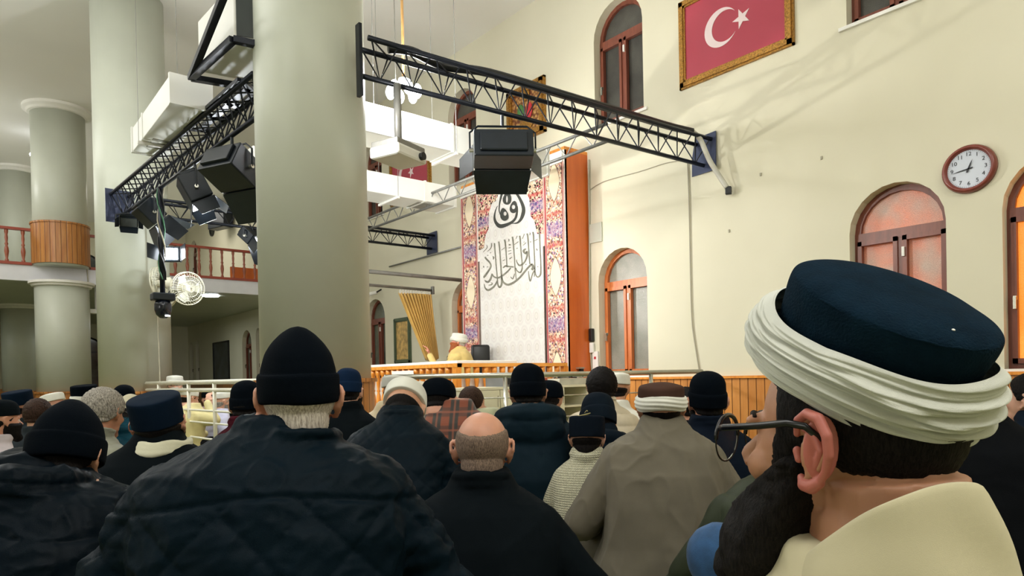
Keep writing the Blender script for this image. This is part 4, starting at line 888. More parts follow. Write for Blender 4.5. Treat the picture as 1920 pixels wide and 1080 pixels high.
def hand(bm, wrist, fwd, up_, side, s=1.0, curl=.5):
    """palm with four fingers of different lengths and a thumb from the palm's side"""
    f = Vector(fwd).normalized(); u = Vector(up_); u = (u-f*u.dot(f)).normalized(); x = f.cross(u)*side; w0 = Vector(wrist)
    q = Matrix((x*1, f, u)).transposed()
    ell(bm, w0+f*.045*s, (.040*s, .052*s, .016*s), q, 12, 8)
    for k, L_ in enumerate((.068, .078, .072, .056)):
        b = w0+f*.082*s+x*((k-1.5)*-.0195)*s; P = [b]; d = f.copy()
        for j in range(3): d = (d*math.cos(curl*.75)-u*math.sin(curl*.75)); P.append(P[-1]+d*L_*s*(.42, .32, .26)[j]); u2 = u
        limb(bm, P, [.0092*s, .0088*s, .0082*s, .007*s], 8)
    b = w0+f*.025*s+x*.034*s; P = [b, b+(f*.6+x*.75-u*.25).normalized()*.036*s, b+(f*.6+x*.75-u*.25).normalized()*.036*s+(f*.95+x*.1-u*.4).normalized()*.03*s]
    limb(bm, P, [.012*s, .0105*s, .0085*s], 8)
def xf(me, m4):
    me.transform(m4); return me
SK = {}
def skin(name='skin_tan', col=(196, 146, 116)):
    if name not in SK:
        t = NT(name); n = t.noise(18, 4); c = lin(col)
        t.color(t.ramp(n.outputs[0], [(.3, tuple(v*.86 for v in c[:3])+(1,)), (.7, c)])); t.set(Roughness=.5, Subsurface_Weight=.12, Subsurface_Scale=.01); t.b.inputs['Subsurface Radius'].default_value = (1, .35, .2)
        t.bump(t.noise(160, 3).outputs[0], .12, .002); SK[name] = t.m
    return SK[name]
def hairmat(name, col, col2=None, str_=240):
    if name in MC: return MC[name]
    t = NT(name); mp = t.n('ShaderNodeMapping'); t.t.links.new(t.coord(), mp.inputs[0]); mp.inputs['Scale'].default_value = (1, 1, .18)
    n = t.noise(str_, 4, mp.outputs[0], .7); c = lin(col); d = lin(col2) if col2 else tuple(v*.35 for v in c[:3])+(1,)
    t.color(t.ramp(n.outputs[0], [(.38, d), (.62, c)])); t.set(Roughness=.6, Specular_IOR_Level=.12); t.bump(n.outputs[0], .7, .004); MC[name] = t.m; return t.m
def shell(name, mask, mat, parent, Hm, nth=56, nph=80, cx=(0, 0, 0), rough=.0015, s=1.0):
    """a hair or beard layer hugging the head; mask(d) -> thickness, dipping under the skin at its edge"""
    bm = B(); G = {}
    for i in range(nth+1):
        th = PI*i/nth
        for j in range(nph):
            ph = 2*PI*j/nph; d = Vector((math.sin(th)*math.cos(ph), math.sin(th)*math.sin(ph), math.cos(th))); t_ = mask(d)
            if t_ is None: continue
            r = hrad(d)+t_+rough*noise.noise(d*22); G[i, j] = bm.verts.new(d*r*s)
    for i in range(nth):
        for j in range(nph):
            q = [(i, j), (i, (j+1) % nph), (i+1, (j+1) % nph), (i+1, j)]
            if all(k in G for k in q):
                try: bm.faces.new([G[k] for k in q])
                except ValueError: pass
    bmesh.ops.remove_doubles(bm, verts=bm.verts, dist=.0004)
    for v in [v for v in bm.verts if not v.link_faces]: bm.verts.remove(v)
    o = obj(name, bm, mat, parent, True); o.data.transform(Hm); return o
def sm(x, a, b):
    t_ = max(0, min(1, (x-a)/(b-a))); return t_*t_*(3-2*t_)
def hair_mask(th=.012, bald=0, low=-.5, front=.42, cut=False):
    def f(d):
        lim = low+(.0-low)*sm(d.y, -.55, .15); a = (d.z-lim)/.12; b = (front+.75*max(0, d.z-.1)-d.y)/.15
        m = min(a, b)
        if bald: m = min(m, (bald-d.z+.25*min(0, d.y)+.35*d.x*d.x)/.14)
        if cut: m = min(m, (.10-d.z+.4*max(0, d.y))/.12)
        return None if m < -.6 else (-.004+(th+.004)*max(0, min(1, m+.3)))
    return f
def beard_mask(th=.02, top=-.12, long_=.03):
    def f(d):
        a = (top+.1*sm(d.y, .5, 1)-d.z-.3*sm(abs(d.x), .8, 1)*0)/.12; b = (d.y+.18)/.12; m = min(a, b)
        if d.y > .8 and abs(d.x) < .22 and -.42 < d.z < -.3: m = min(m, -.2)
        return None if m < -.6 else (-.004+(th+.004+long_*sm(-d.z, .4, 1)*sm(d.y, -.1, .5))*max(0, min(1, m+.3)))
    return f
def hatmesh(prof, sx=.088, sy=.108, cy=-.014, seg=48, bumpf=None):
    bm = B(); lathe(bm, prof, (0, cy, 0), seg, sx, sy); bmesh.ops.subdivide_edges(bm, edges=bm.edges[:], cuts=1, use_grid_fill=True)
    return bm
HAT = {
 'beanie': [(1.0, .002), (1.07, .006), (1.09, .03), (1.09, .062), (1.06, .072), (1.02, .074), (1.01, .09), (.96, .12), (.82, .148), (.58, .166), (.28, .176), (.02, .178)],
 'watch': [(1.0, .002), (1.08, .006), (1.11, .030), (1.11, .066), (1.08, .0735), (1.02, .0745), (1.0, .088), (.90, .122), (.70, .150), (.46, .172), (.22, .186), (.02, .190)],
 'skull': [(1.0, .03), (1.05, .034), (1.05, .07), (1.0, .095), (.86, .12), (.55, .137), (.02, .142)],
 'fez': [(1.0, .028), (1.05, .03), (1.06, .06), (1.07, .125), (1.04, .134), (.9, .138), (.02, .14)],
 'kufi': [(1.0, .034), (1.05, .038), (1.045, .075), (1.02, .098), (.94, .108), (.5, .118), (.02, .12)],
}
def fabric(name, col, rough=.85, weave=500, st=.25, sheen=.25, var=.08, vs=7, stripes=None):
    if name in MC: return MC[name]
    t = NT(name); c = lin(col); n = t.noise(vs, 4); w_ = t.noise(weave, 2)
    t.color(t.ramp(n.outputs[0], [(.3, tuple(v*(1-2*var) for v in c[:3])+(1,)), (.7, tuple(min(1, v*(1+var)) for v in c[:3])+(1,))])); t.set(Roughness=rough, Sheen_Weight=sheen if sum(col) > 200 else 0.0, Specular_IOR_Level=.3 if sum(col) > 200 else .05)
    if stripes:
        s = t.sep(); v = t.math('SINE', t.math('MULTIPLY', t.math(*stripes[0](t, s)) if False else s[stripes[1]], stripes[0])); h = t.math('ADD', t.math('MULTIPLY', v, .5), t.math('MULTIPLY', w_.outputs[0], .5)); t.bump(h, .6, stripes[2])
    else: t.bump(w_.outputs[0], st, .002)
    MC[name] = t.m; return t.m
def knit(name, col, f=820, amp=.003):
    """cable-like knit: interlaced rows"""
    if name in MC: return MC[name]
    t = NT(name); s = t.sep(); a = t.math('SINE', t.math('MULTIPLY', s[0], f)); b = t.math('SINE', t.math('ADD', t.math('MULTIPLY', s[2], f*.8), t.math('MULTIPLY', a, .8)))
    h = t.math('MULTIPLY', t.math('ADD', a, 1), t.math('ADD', b, 1)); c = lin(col)
    t.color(t.ramp(h, [(.0, tuple(v*.75 for v in c[:3])+(1,)), (1.0, c)])); t.set(Roughness=.9, Sheen_Weight=.3, Specular_IOR_Level=.2); t.bump(h, .8, amp); MC[name] = t.m; return t.m
def plaid(name):
    t = NT(name); s = t.sep()
    def band(ax, p, w_): return t.ramp(t.math('ABSOLUTE', t.math('SUBTRACT', t.math('FRACT', t.math('MULTIPLY', s[ax], 1/p)), .5)), [(w_, (0, 0, 0, 1)), (w_+.05, (1, 1, 1, 1))])
    c = t.mix(band(0, .085, .22), lin((122, 62, 40)), lin((48, 44, 40))); c = t.mix(t.math('MULTIPLY', band(2, .085, .22), .6), c, lin((44, 40, 38)))
    c = t.mix(t.math('MULTIPLY', band(0, .085, .42), .5), c, lin((150, 84, 60))); c = t.mix(t.math('MULTIPLY', band(2, .085, .42), .5), c, lin((150, 84, 60)))
    t.color(c); t.set(Roughness=.85, Sheen_Weight=.2); return t.m
NAVY = (20, 30, 42)
def va(px): return YAW+math.atan((px-960)/FOC)
def person(label, px, py, dep, turn=0, hturn=0, pitch=0, roll=0, sw=.235, dp=.135, drop=.20, lean=.10, hip=.25, hipd=.2, s=1.0, coat=None, cfn=None, collar='stand', collar_mat=None,
           hat=None, hatmat=None, hattilt=0, band=None, bandmat=None, hair='black', hth=.012, bald=0, beard=None, vox=.011, skincol=None, neck=1.0, pose='lap', legs='cross', base=0., sleeves=True, trous=None, group=None,
           sleevemat=None, hood=None, glasses=False, hatz=0, neckdx=0., low=-.5, hair_on=True, eyes=False, belly=0, hips=None, ears=1.0, rightarm=None, leftarm=None, noarms=False, hatscale=1.0, hx=0., kneew=None, footw=None, bandw=1.0):
    hc = atD(px, py, dep); az = va(px)+math.radians(turn); b = Vector((math.sin(az), math.cos(az), 0)); root_p = Vector((hc.x, hc.y, base))-b*lean-Vector((math.cos(az), -math.sin(az), 0))*hx
    root = empty('person', root_p, -az, label, 'person', group)
    zh = hc.z-base; zs = zh-drop*s
    Hm = Matrix.Translation((hx, lean, zh)) @ Matrix.Rotation(-math.radians(hturn), 4, 'Z') @ Matrix.Rotation(math.radians(pitch), 4, 'X') @ Matrix.Rotation(math.radians(roll), 4, 'Y') @ Matrix.Scale(s, 4)
    HR = Hm.to_3x3()
    def H(v): return Hm @ Vector(v)
    yb = -.035*(zs/.6)
    def torso(g, gw=0):
        w_, d_ = sw+g, dp+g
        return [(.012, 0, (hip+g)*.96, hipd+g), (zs*.12, -.01, hip+g+.01, hipd+g), (zs*.35, yb*.8, (hip*.5+sw*.45)+g+belly, hipd*.45+dp*.55+g+belly), (zs*.62, yb, w_*.96+belly*.6, d_*1.04+belly*.5), (zs*.84, yb*.3+lean*.12, w_*1.0, d_*1.02), (zs*.95, lean*.28, w_*.99, d_*.97), (zs+.01*s, lean*.36, w_*.90, d_*.86), (zs+.04*s, lean*.48, w_*.70, d_*.74), (zs+.068*s, lean*.58, w_*.48, d_*.64), (zs+.09*s, lean*.68, .095*s+g, .088*s+g), (zs+.125*s, lean*.78, .076*s+g, .074*s+g)]
    sh = [Vector((sx*(sw-.075*s), lean*.33, zs-.055*s)) for sx in (-1, 1)]
    if pose == 'lap':
        el = [Vector((sx*(sw+.045*s), lean*.35+.04, max(.2, zs-.31*s))) for sx in (-1, 1)]; wr = [Vector((sx*.11*s, lean*.3+.30*s, .24*s)) for sx in (-1, 1)]
    elif pose == 'knee':
        el = [Vector((sx*(sw+.075*s), lean*.35+.08, max(.2, zs-.29*s))) for sx in (-1, 1)]; wr = [Vector((sx*.24*s, lean*.3+.34*s, .26*s)) for sx in (-1, 1)]
    elif pose == 'wide':
        el = [Vector((sx*(sw+.10*s), lean*.3+.0, max(.2, zs-.3*s))) for sx in (-1, 1)]; wr = [Vector((sx*.2*s, lean*.3+.28*s, .25*s)) for sx in (-1, 1)]
    fdir = [Vector((-sx*.45, .85, -.25)) for sx in (-1, 1)]
    if leftarm: el[0], wr[0], fdir[0] = [Vector(v) for v in leftarm]
    if rightarm: el[1], wr[1], fdir[1] = [Vector(v) for v in rightarm]
    # ---- body: one continuous surface
    bm = B()
    hb = B()
    for c, r in HE: ell(hb, c, r, u=28, v=18)
    tube(hb, [(0, .084, .012), (0, .099, -.008), (0, .111, -.022), (0, .115, -.031)], [.008, .0095, .0115, .0115], 10); ell(hb, (0, .106, -.034), (.016, .013, .0085))
    for sx in (-1, 1):
        ell(hb, (sx*.030, .084, .020), (.024, .012, .008)); ell(hb, (sx*.038, .066, -.028), (.024, .024, .022))
        E_ = [(sx*.075, .014, .016), (sx*.083, .008, .030), (sx*.090, -.008, .036), (sx*.095, -.022, .026), (sx*.095, -.026, .006), (sx*.089, -.018, -.014), (sx*.081, -.002, -.028), (sx*.076, .006, -.034)]
        limb(hb, E_, [.0045*ears, .005*ears, .0055*ears, .0055*ears, .0052*ears, .005*ears, .0058*ears, .0058*ears], 8); ell(hb, (sx*.081, -.006, -.002), (.0065, .014, .027), Matrix.Rotation(sx*-.45, 3, 'Z'))
    ell(hb, (0, .094, -.066), (.024, .012, .0065)); ell(hb, (0, .091, -.078), (.021, .012, .0075))
    tube(hb, [(0, -.028-.02*(neck-1)*4, -.03), (0, -.040-.02*(neck-1)*4, -.10)], [.058*neck, .057*neck], 20)
    hb.transform(Hm); tmp = bpy.data.meshes.new('t'); hb.to_mesh(tmp); hb.free(); bm.from_mesh(tmp); bpy.data.meshes.remove(tmp)
    a0 = H((0, -.036, -.07)); a1 = Vector((0, lean*.55-.01, zs+.0)); tube(bm, [a0, a0.lerp(a1, .5), a1], [.057*s*neck, .058*s*neck, .075*s*neck], 20); ell(bm, a0, (.058*s,)*3)
    loft(bm, torso(-.03), 24)
    if not noarms:
        for i in (0, 1): limb(bm, [sh[i], el[i], wr[i]], [.05*s, .038*s, .026*s]); hand(bm, wr[i], fdir[i], (0, 0, 1), (-1, 1)[i], s, .6)
    skm = skincol or skin()
    body = obj('body', remesh(bm, vox if vox > .006 else vox, 3), skm, root)
    # ---- coat
    bm = B(); loft(bm, torso(.0)); cm_ = coat or fabric('navy_wool', NAVY)
    if not noarms:
        for i in (0, 1):
            limb(bm, [sh[i], el[i]], [.088*s, .066*s]); we = el[i].lerp(wr[i], .93); limb(bm, [el[i], we], [.064*s, .046*s])
    nk = H((0, -.036, -.075)); nb = Vector((0, lean*.6-.01, zs+.03*s)); ax = (nk-nb).normalized()
    if collar in ('stand', 'shirt'):
        hgt = .055 if collar == 'stand' else .05
        for k in range(3): p = nb.lerp(nk, .35)+ax*(hgt*s*k/2.2); tube(bm, [p+Vector((.077*s*math.cos(a*PI/12), .079*s*math.sin(a*PI/12)+.0, -.012*s*math.sin(a*PI/12))) for a in range(24)], .011*s if collar == 'stand' else .007*s, 8, closed=True)
    elif collar == 'roll':
        for k in range(3): p = nb.lerp(nk, .4)+ax*(.017*s*k); tube(bm, [p+Vector((.066*s*math.cos(a*PI/12), .07*s*math.sin(a*PI/12), 0)) for a in range(24)], .013*s, 8, closed=True)
    if collar == 'hood' or hood:
        hs_ = hood or 1.0; p = nb.lerp(nk, .3)
        tube(bm, [p+Vector((.105*hs_*s*math.cos(a*PI/12), -.03*hs_*s+.10*hs_*s*math.sin(a*PI/12), (.0-.03*math.sin(a*PI/12))*s)) for a in range(24)], .040*hs_*s, 10, closed=True)
        ell(bm, p+Vector((0, -.105*s*hs_, -.05*s)), (.13*hs_*s, .065*hs_*s, .085*hs_*s)); ell(bm, p+Vector((0, -.10*s*hs_, .015*s)), (.10*hs_*s, .05*hs_*s, .045*hs_*s))
    cme = remesh(bm, max(vox*.9, .006) if not cfn else max(.0065, vox*.75), 7, 'coat')
    if cfn: displace(cme, cfn)
    co_ = obj('coat', cme, cm_, root)
    if collar_mat:
        bm = B(); p = nb.lerp(nk, .62)
        for k in range(3): tube(bm, [p+ax*(.016*s*k)+Vector(((.096-.004*k)*s*math.cos(a*PI/16), (.098-.004*k)*s*math.sin(a*PI/16), .004*s*math.sin(a))) for a in range(32)], .014*s, 8, closed=True)
        obj('coat_collar', remesh(bm, .005, 4, 'collar'), collar_mat, root)
    # ---- trousers with folded legs
    if legs:
        bm = B(); L_ = s
        if legs == 'cross': K = [Vector((sx*.34*L_, .30*L_, .13*L_)) for sx in (-1, 1)]; F_ = [Vector((sx*-.08*L_, .40*L_, .065*L_)) for sx in (-1, 1)]
        elif legs == 'kneel': K = [Vector((sx*.16*L_, .38*L_, .11*L_)) for sx in (-1, 1)]; F_ = [Vector((sx*.10*L_, -.10*L_, .06*L_)) for sx in (-1, 1)]
        elif legs == 'chair': K = [Vector((sx*.14, .42, .50)) for sx in (-1, 1)]; F_ = [Vector((sx*.14, .45, .1)) for sx in (-1, 1)]
        hz = .13*L_ if legs != 'chair' else .5
        Wi = (Matrix.Translation(root_p) @ Matrix.Rotation(-az, 4, 'Z')).inverted()
        if kneew: K[0] = Wi @ atD(*kneew)
        if footw: F_[0] = Wi @ atD(*footw)
        for i in (0, 1):
            sx = (-1, 1)[i]; limb(bm, [Vector((sx*.11*L_, .02, hz)), K[i]], [.115*L_, .085*L_]); limb(bm, [K[i], F_[i]], [.08*L_, .052*L_])
            ell(bm, F_[i]+Vector((0, .03 if legs != 'kneel' else -.08, -.005)), (.042*L_, .10*L_, .038*L_))
        tm = remesh(bm, .018, 4, 'trousers'); displace(tm, wrinkle(.006, 24, 1, 3)); obj('trousers', tm, trous or fabric('dark_trousers', (26, 28, 32)), root)
    # ---- hair, beard, hat
    hm_ = {'black': hairmat('black_hair', (24, 20, 19), (7, 6, 7)), 'grey': hairmat('grey_hair', (186, 180, 170), (92, 88, 82)), 'brown': hairmat('brown_hair', (70, 50, 40), (24, 16, 12)), 'white': hairmat('white_hair', (214, 206, 196), (150, 140, 130)), 'stub': hairmat('short_grey_stubble', (150, 128, 112), (84, 72, 64), 500), 'ginger': hairmat('ginger_beard', (176, 100, 60), (120, 60, 34))}
    if hair_on: shell('hair', hair_mask(min(hth, .006) if hat else hth, bald, low, cut=bool(hat)), hm_[hair], root, Hm, 72, 104, rough=.0015 if hat or bald else hth*.35)
    if beard: shell('beard', beard_mask(*beard[1:]), hm_[beard[0]], root, Hm)
    if hat:
        T_ = Hm @ Matrix.Translation((0, 0, hatz)) @ Matrix.Translation((0, 0, .05)) @ Matrix.Rotation(math.radians(hattilt), 4, 'X') @ Matrix.Translation((0, 0, -.05)) @ Matrix.Scale(hatscale, 4)
        hb = hatmesh(HAT[hat]); h_ = obj('hat', hb, hatmat or cm_, root, True)
        displace(h_.data, lambda co, no: .0022*nz3(co, 38, int(px))+(.0035*nz3(co*np.array([1, 1, .6]), 20, int(px)+3) if hat in ('beanie', 'watch') else 0))
        h_.data.transform(T_)
        ss = h_.modifiers.new('s', 'SUBSURF'); ss.levels = 1; ss.render_levels = 1
    if band:
        T_ = Hm @ Matrix.Translation((0, -.008, .035)) @ Matrix.Rotation(math.radians(hattilt+(band if not isinstance(band, bool) else 0)), 4, 'X')
        bm = B(); nu, nv = 72, 18; G = []
        for i in range(nu):
            a = 2*PI*i/nu; row = []
            for j in range(nv):
                v = j/(nv-1); rr = 1.03+.17*math.sin(PI*v)**.6+.022*math.sin(v*24+2.2*math.sin(a*1.5)+a); z = (v-.45)*.062+.004*math.sin(a*3)
                row.append(bm.verts.new((.088*rr*math.cos(a), .108*rr*math.sin(a), z)))
            G.append(row)
        for i in range(nu):
            for j in range(nv): bm.faces.new((G[i][j], G[(i+1) % nu][j], G[(i+1) % nu][(j+1) % nv], G[i][(j+1) % nv])) if j < nv-1 else None
        o_ = obj('turban_band', bm, bandmat or fabric('white_cotton', (222, 222, 212), .8), root, True); o_.data.transform(T_)
    if hood == 99: pass
    if eyes:
        for sx in (-1, 1):
            bm = B(); ell(bm, (0, 0, 0), (.0125,)*3, u=14, v=10); e_ = obj('eye', bm, plain('eye_white', (222, 214, 206), .25, var=.01), root, True); e_.data.transform(Hm @ Matrix.Translation((sx*.031, .0765, .002)))
            bm = B(); ell(bm, (0, .0095, 0), (.0058, .0042, .0058), u=10, v=8); e2 = obj('iris', bm, M['dark'], e_, True); e2.data.transform(Hm @ Matrix.Translation((sx*.031, .0765, .002)))
    if glasses:
        bm = B()
        for sx in (-1, 1):
            tube(bm, [(sx*(.034+.026*math.cos(a*PI/9)), .112-.006*abs(math.cos(a*PI/9)), .0+.02*math.sin(a*PI/9)) for a in range(18)], .0016, 6, closed=True); tube(bm, [(sx*.060, .104, .006), (sx*.080, .06, .012), (sx*.086, .0, .020)], .0016, 6)
        tube(bm, [(-.008, .113, .004), (.008, .113, .004)], .0016, 6); g_ = obj('glasses', bm, M['dark'], root, True); g_.data.transform(Hm)
    return root, Hm, dict(zs=zs, zh=zh)
WH = fabric('white_cotton', (222, 222, 212), .8)
# ================================================================== people: the crowd
F = fabric
skr = skin('skin_ruddy', (202, 146, 120)); skt = skin(); skp = skin('skin_pale', (214, 164, 140))
NB = F('quilted_navy', (7, 21, 30), .5); BLK = F('black_wool', (12, 18, 22), .9); CAPB = F('black_knit_beanie', (6, 12, 19), .95, 300, .5)
person('elderly man in black beanie and dark quilted jacket, largest back left of centre', 563, 756, 1.55, turn=5, pitch=-4, sw=.285, dp=.165, drop=.15, lean=.07, hip=.34, hipd=.25, coat=NB, cfn=both(quilt(.17, .012, .60), crease(.005, 30, 1.5, 3, .001)), collar='stand', hat='watch', hatmat=CAPB, hattilt=6, hatz=.0, hatscale=.92, hair='white', hth=.006, vox=.006, low=-.85, skincol=skr, ears=1.25, pose='wide', hx=.055)
person('balding grey-haired man in plain black jacket, centre foreground', 905, 848, 2.05, turn=4, pitch=-10, sw=.225, dp=.14, drop=.17, lean=.10, hip=.26, coat=BLK, cfn=crease(.004, 14, 1, 4, .004), collar='stand', hair='stub', hth=.004, bald=.58, vox=.0065, low=-.75, skincol=skr, ears=1.2, pose='wide')
person('man in black beanie and hooded black puffer jacket at the left edge', 126, 866, 1.95, turn=26, pitch=-22, sw=.30, dp=.19, drop=.09, neck=.9, lean=.15, hip=.33, hipd=.26, coat=F('black_nylon', (8, 18, 26), .42), cfn=both(puffer(.125, .013, .12), crease(.006, 22, 1.6, 8, .002)), collar='hood', hood=1.2, hat='watch', hatmat=CAPB, hattilt=4, hatz=-.008, vox=.007, pose='wide', hx=.07)
person('man in tall navy felt hat and black coat with cream collar, left foreground', 300, 800, 2.5, turn=14, pitch=8, roll=-6, sw=.24, dp=.15, drop=.135, lean=.05, hip=.27, coat=BLK, cfn=wrinkle(.007, 15, 1.2, 9), collar='none', collar_mat=F('cream_fleece', (214, 212, 186), .9), hat='fez', hatmat=F('navy_felt', (12, 26, 42), .8), hattilt=6, hatscale=.94, hatz=-.01, vox=.007, beard=('black', .012, -.15, .01), skincol=skr, pose='wide')
person('man in dark quilted jacket bowing with a white kufi, behind the balding man', 757, 776, 2.85, turn=12, pitch=-48, sw=.205, dp=.15, drop=.085, lean=.20, hip=.23, coat=NB, cfn=quilt(.06, .004, 2.0), collar='stand', hat='kufi', hatmat=WH, vox=.009, pose='wide')
person('man in dark cap and red-brown plaid shirt with bowed head', 822, 757, 3.5, turn=8, pitch=-26, sw=.22, dp=.15, drop=.10, lean=.12, hip=.22, coat=plaid('plaid_flannel'), cfn=wrinkle(.004, 20, 1.5, 2), collar='shirt', hattilt=12, hatz=-.01, hat='skull', hatmat=CAPB, vox=.010, skincol=skr, hx=-.10)
person('man in black hat and navy hooded puffer jacket right of the plaid shirt', 990, 742, 3.35, turn=-4, pitch=-12, sw=.225, dp=.16, drop=.155, lean=.1, hip=.25, coat=F('slate_nylon', (18, 34, 44), .6), cfn=wrinkle(.006, 18, 1.4, 6), collar='hood', hood=1.25, hattilt=8, hatz=-.008, hat='beanie', hatmat=CAPB, hatscale=.96, vox=.009, pose='wide')
person('dark capped head leaning beside the navy hooded jacket', 1029, 752, 4.2, turn=15, pitch=-15, sw=.2, drop=.2, coat=BLK, hattilt=12, hatz=-.01, hat='skull', hatmat=CAPB, vox=.014)
kid, KH, _ = person('small boy in black cap and cream knitted vest', 1101, 826, 3.05, turn=6, pitch=-8, s=.86, sw=.150, dp=.11, drop=.155, lean=.05, hip=.155, hipd=.14, coat=knit('cream_cable_knit', (216, 212, 182)), collar='roll', hat='fez', hatmat=F('boy_cap', (14, 22, 32), .8), hattilt=2, hatz=-.01, hair='black', hth=.012, low=-.75, vox=.006, skincol=skp)
person('person huddled in a dark navy hood behind the small boy', 1122, 800, 3.5, turn=0, pitch=-25, sw=.2, dp=.15, drop=.10, lean=.1, coat=F('ink_cotton', (16, 26, 36), .8), cfn=wrinkle(.006, 18, 1.2, 7), collar='hood', hood=1.1, hat='beanie', hatmat=F('ink_cotton', (16, 26, 36)), vox=.010)
person('man in taupe robe wearing a brown cap wrapped with white cloth', 1239, 772, 2.75, turn=-6, pitch=4, sw=.232, dp=.15, drop=.145, lean=.08, hip=.27, hipd=.24, coat=F('taupe_cotton', (104, 98, 84), .8, sheen=.05), cfn=crease(.010, 15, .38, 12, .010), collar='shirt', hat='kufi', hatmat=F('brown_velvet', (70, 50, 42), .8), band=-4, hatz=.0, hair='black', hth=.004, vox=.007, skincol=skr, pose='wide', trous=F('taupe_cotton', (112, 100, 86)))
person('dark-haired man in beige quilted vest seated near the steel fence', 1128, 730, 4.1, turn=-6, pitch=-6, sw=.215, dp=.15, drop=.17, lean=.08, coat=F('beige_nylon', (196, 184, 160), .6, sheen=.05), cfn=puffer(.07, .010), collar='stand', hair='black', hth=.018, vox=.010)
person('man in white robe and white cap beyond the beige vest', 1157, 731, 4.7, turn=8, pitch=-4, sw=.21, drop=.19, coat=WH, cfn=wrinkle(.005, 20), collar='shirt', hat='kufi', hatmat=WH, vox=.014)
person('man in black beanie and black coat right of the taupe robe', 1326, 758, 3.15, turn=-14, pitch=0, sw=.20, dp=.14, drop=.17, lean=.07, coat=F('midnight_wool', (14, 22, 34), .9), cfn=wrinkle(.005, 18, 1.2, 5), collar='stand', hattilt=8, hatz=-.008, hat='beanie', hatmat=CAPB, hatscale=.93, hair='black', hth=.004, beard=('black', .012, -.15, .0), vox=.008, skincol=skr, pose='wide')
person('person glimpsed between the white-wrapped cap and the black beanie', 1284, 764, 4.3, turn=-40, sw=.2, drop=.2, coat=BLK, hair='black', vox=.014, skincol=skr)
person('man in olive puffer jacket and blue jeans beyond the bearded man', 1500, 800, 2.05, turn=-10, sw=.25, dp=.16, drop=.2, coat=F('olive_nylon', (52, 58, 44), .5), cfn=puffer(.12, .014), collar='stand', hair='black', vox=.010, trous=F('blue_denim', (40, 78, 120), .8, 700, .5, .1, .15, 30), kneew=(1352, 1045, 1.62), footw=(1480, 1290, 1.5), pose='wide')
person('man with cropped hair in pale green shirt by the white cabinet', 884, 760, 4.5, turn=14, pitch=-10, sw=.19, dp=.13, drop=.14, coat=F('sage_cotton', (176, 178, 146), .8), cfn=wrinkle(.004, 20), collar='shirt', hair='brown', hth=.008, vox=.012, hx=-.11)
person('man in grey-white kufi and beige shirt beside the cloth sign', 744, 738, 4.5, turn=26, pitch=-6, sw=.2, drop=.17, coat=F('beige_cotton', (206, 190, 156), .8), cfn=wrinkle(.004, 20), collar='shirt', hat='kufi', hatmat=F('grey_knit_cap', (196, 196, 188), .9, 200, .6), vox=.012, skincol=skr, hx=.04)
person('head in beige cap bending behind the white kufi', 787, 757, 4.7, turn=20, pitch=-50, sw=.19, drop=.10, coat=F('beige_cotton', (206, 190, 156)), hat='skull', hatmat=F('stone_cap', (200, 192, 172), .9), vox=.014)
person('man in navy beanie and black coat in front of the near column', 654, 738, 4.2, turn=14, pitch=-6, sw=.2, drop=.17, coat=BLK, cfn=wrinkle(.004, 18), hat='beanie', hatmat=F('navy_beanie', (18, 36, 62), .9, 300, .5), hatscale=.9, hair='black', hth=.004, beard=('black', .014, -.15, .0), vox=.012, skincol=skp)
# ---- far left cluster
person('bearded young man in black cap in profile at the far left edge', 5, 790, 4.6, turn=72, pitch=0, sw=.2, dp=.13, drop=.21, coat=F('lilac_grey_cotton', (182, 172, 176), .8), cfn=wrinkle(.004, 20), hat='skull', hatmat=BLK, hatz=.008, beard=('black', .016, -.22, .01), vox=.010, skincol=skr, eyes=True)
person('man in tall dark felt hat and charcoal coat, second from the left edge', 38, 766, 5.6, turn=48, pitch=2, sw=.2, drop=.2, coat=F('charcoal_wool', (40, 46, 50), .9), cfn=wrinkle(.004, 20), hat='fez', hatmat=F('navy_felt', (12, 26, 42)), hattilt=8, hatz=.01, beard=('black', .012, -.25, .0), vox=.011, skincol=skr, eyes=True)
person('bare-headed man with curly dark hair behind the hooded puffer jacket', 72, 781, 5.2, turn=20, pitch=-8, sw=.2, drop=.2, coat=F('charcoal_wool', (40, 46, 50)), hair='brown', hth=.02, vox=.010)
person('older man in white kufi facing the camera, far left by the wood cladding', 103, 763, 6.6, turn=128, pitch=6, sw=.2, drop=.2, coat=F('rose_cotton', (206, 176, 172), .8), hat='kufi', hatmat=WH, hatz=.018, hattilt=8, hair='grey', beard=('grey', .008, -.3, .0), vox=.012, skincol=skr, eyes=True)
person('man in black hat ringed by a broad white band', 161, 752, 5.8, turn=30, pitch=6, sw=.2, drop=.19, coat=BLK, hat='fez', hatmat=CAPB, band=6, hair='black', vox=.012, skincol=skp)
person('grey-haired man in pale green-grey jacket', 195, 776, 3.5, turn=38, pitch=-8, sw=.2, drop=.18, coat=F('pale_sage_nylon', (150, 152, 138), .6), cfn=puffer(.07, .008), hair='grey', hth=.018, vox=.009, skincol=skr, hx=.05, glasses=True)
person('dark capped head in front of the far column cladding', 234, 756, 5.6, turn=20, pitch=-4, sw=.2, drop=.19, coat=BLK, hattilt=8, hatz=-.008, hat='beanie', hatmat=CAPB, hatscale=.92, vox=.014)
person('man in beige knit cap and teal puffer jacket bending forward', 240, 788, 3.9, turn=30, pitch=-42, sw=.2, dp=.15, drop=.105, lean=.18, coat=F('teal_nylon', (18, 62, 78), .4), cfn=puffer(.06, .007, .3, .009), collar='hood', hood=.9, hat='beanie', hatmat=F('beige_knit', (190, 184, 158), .9, 250, .5), hatscale=.85, vox=.009)
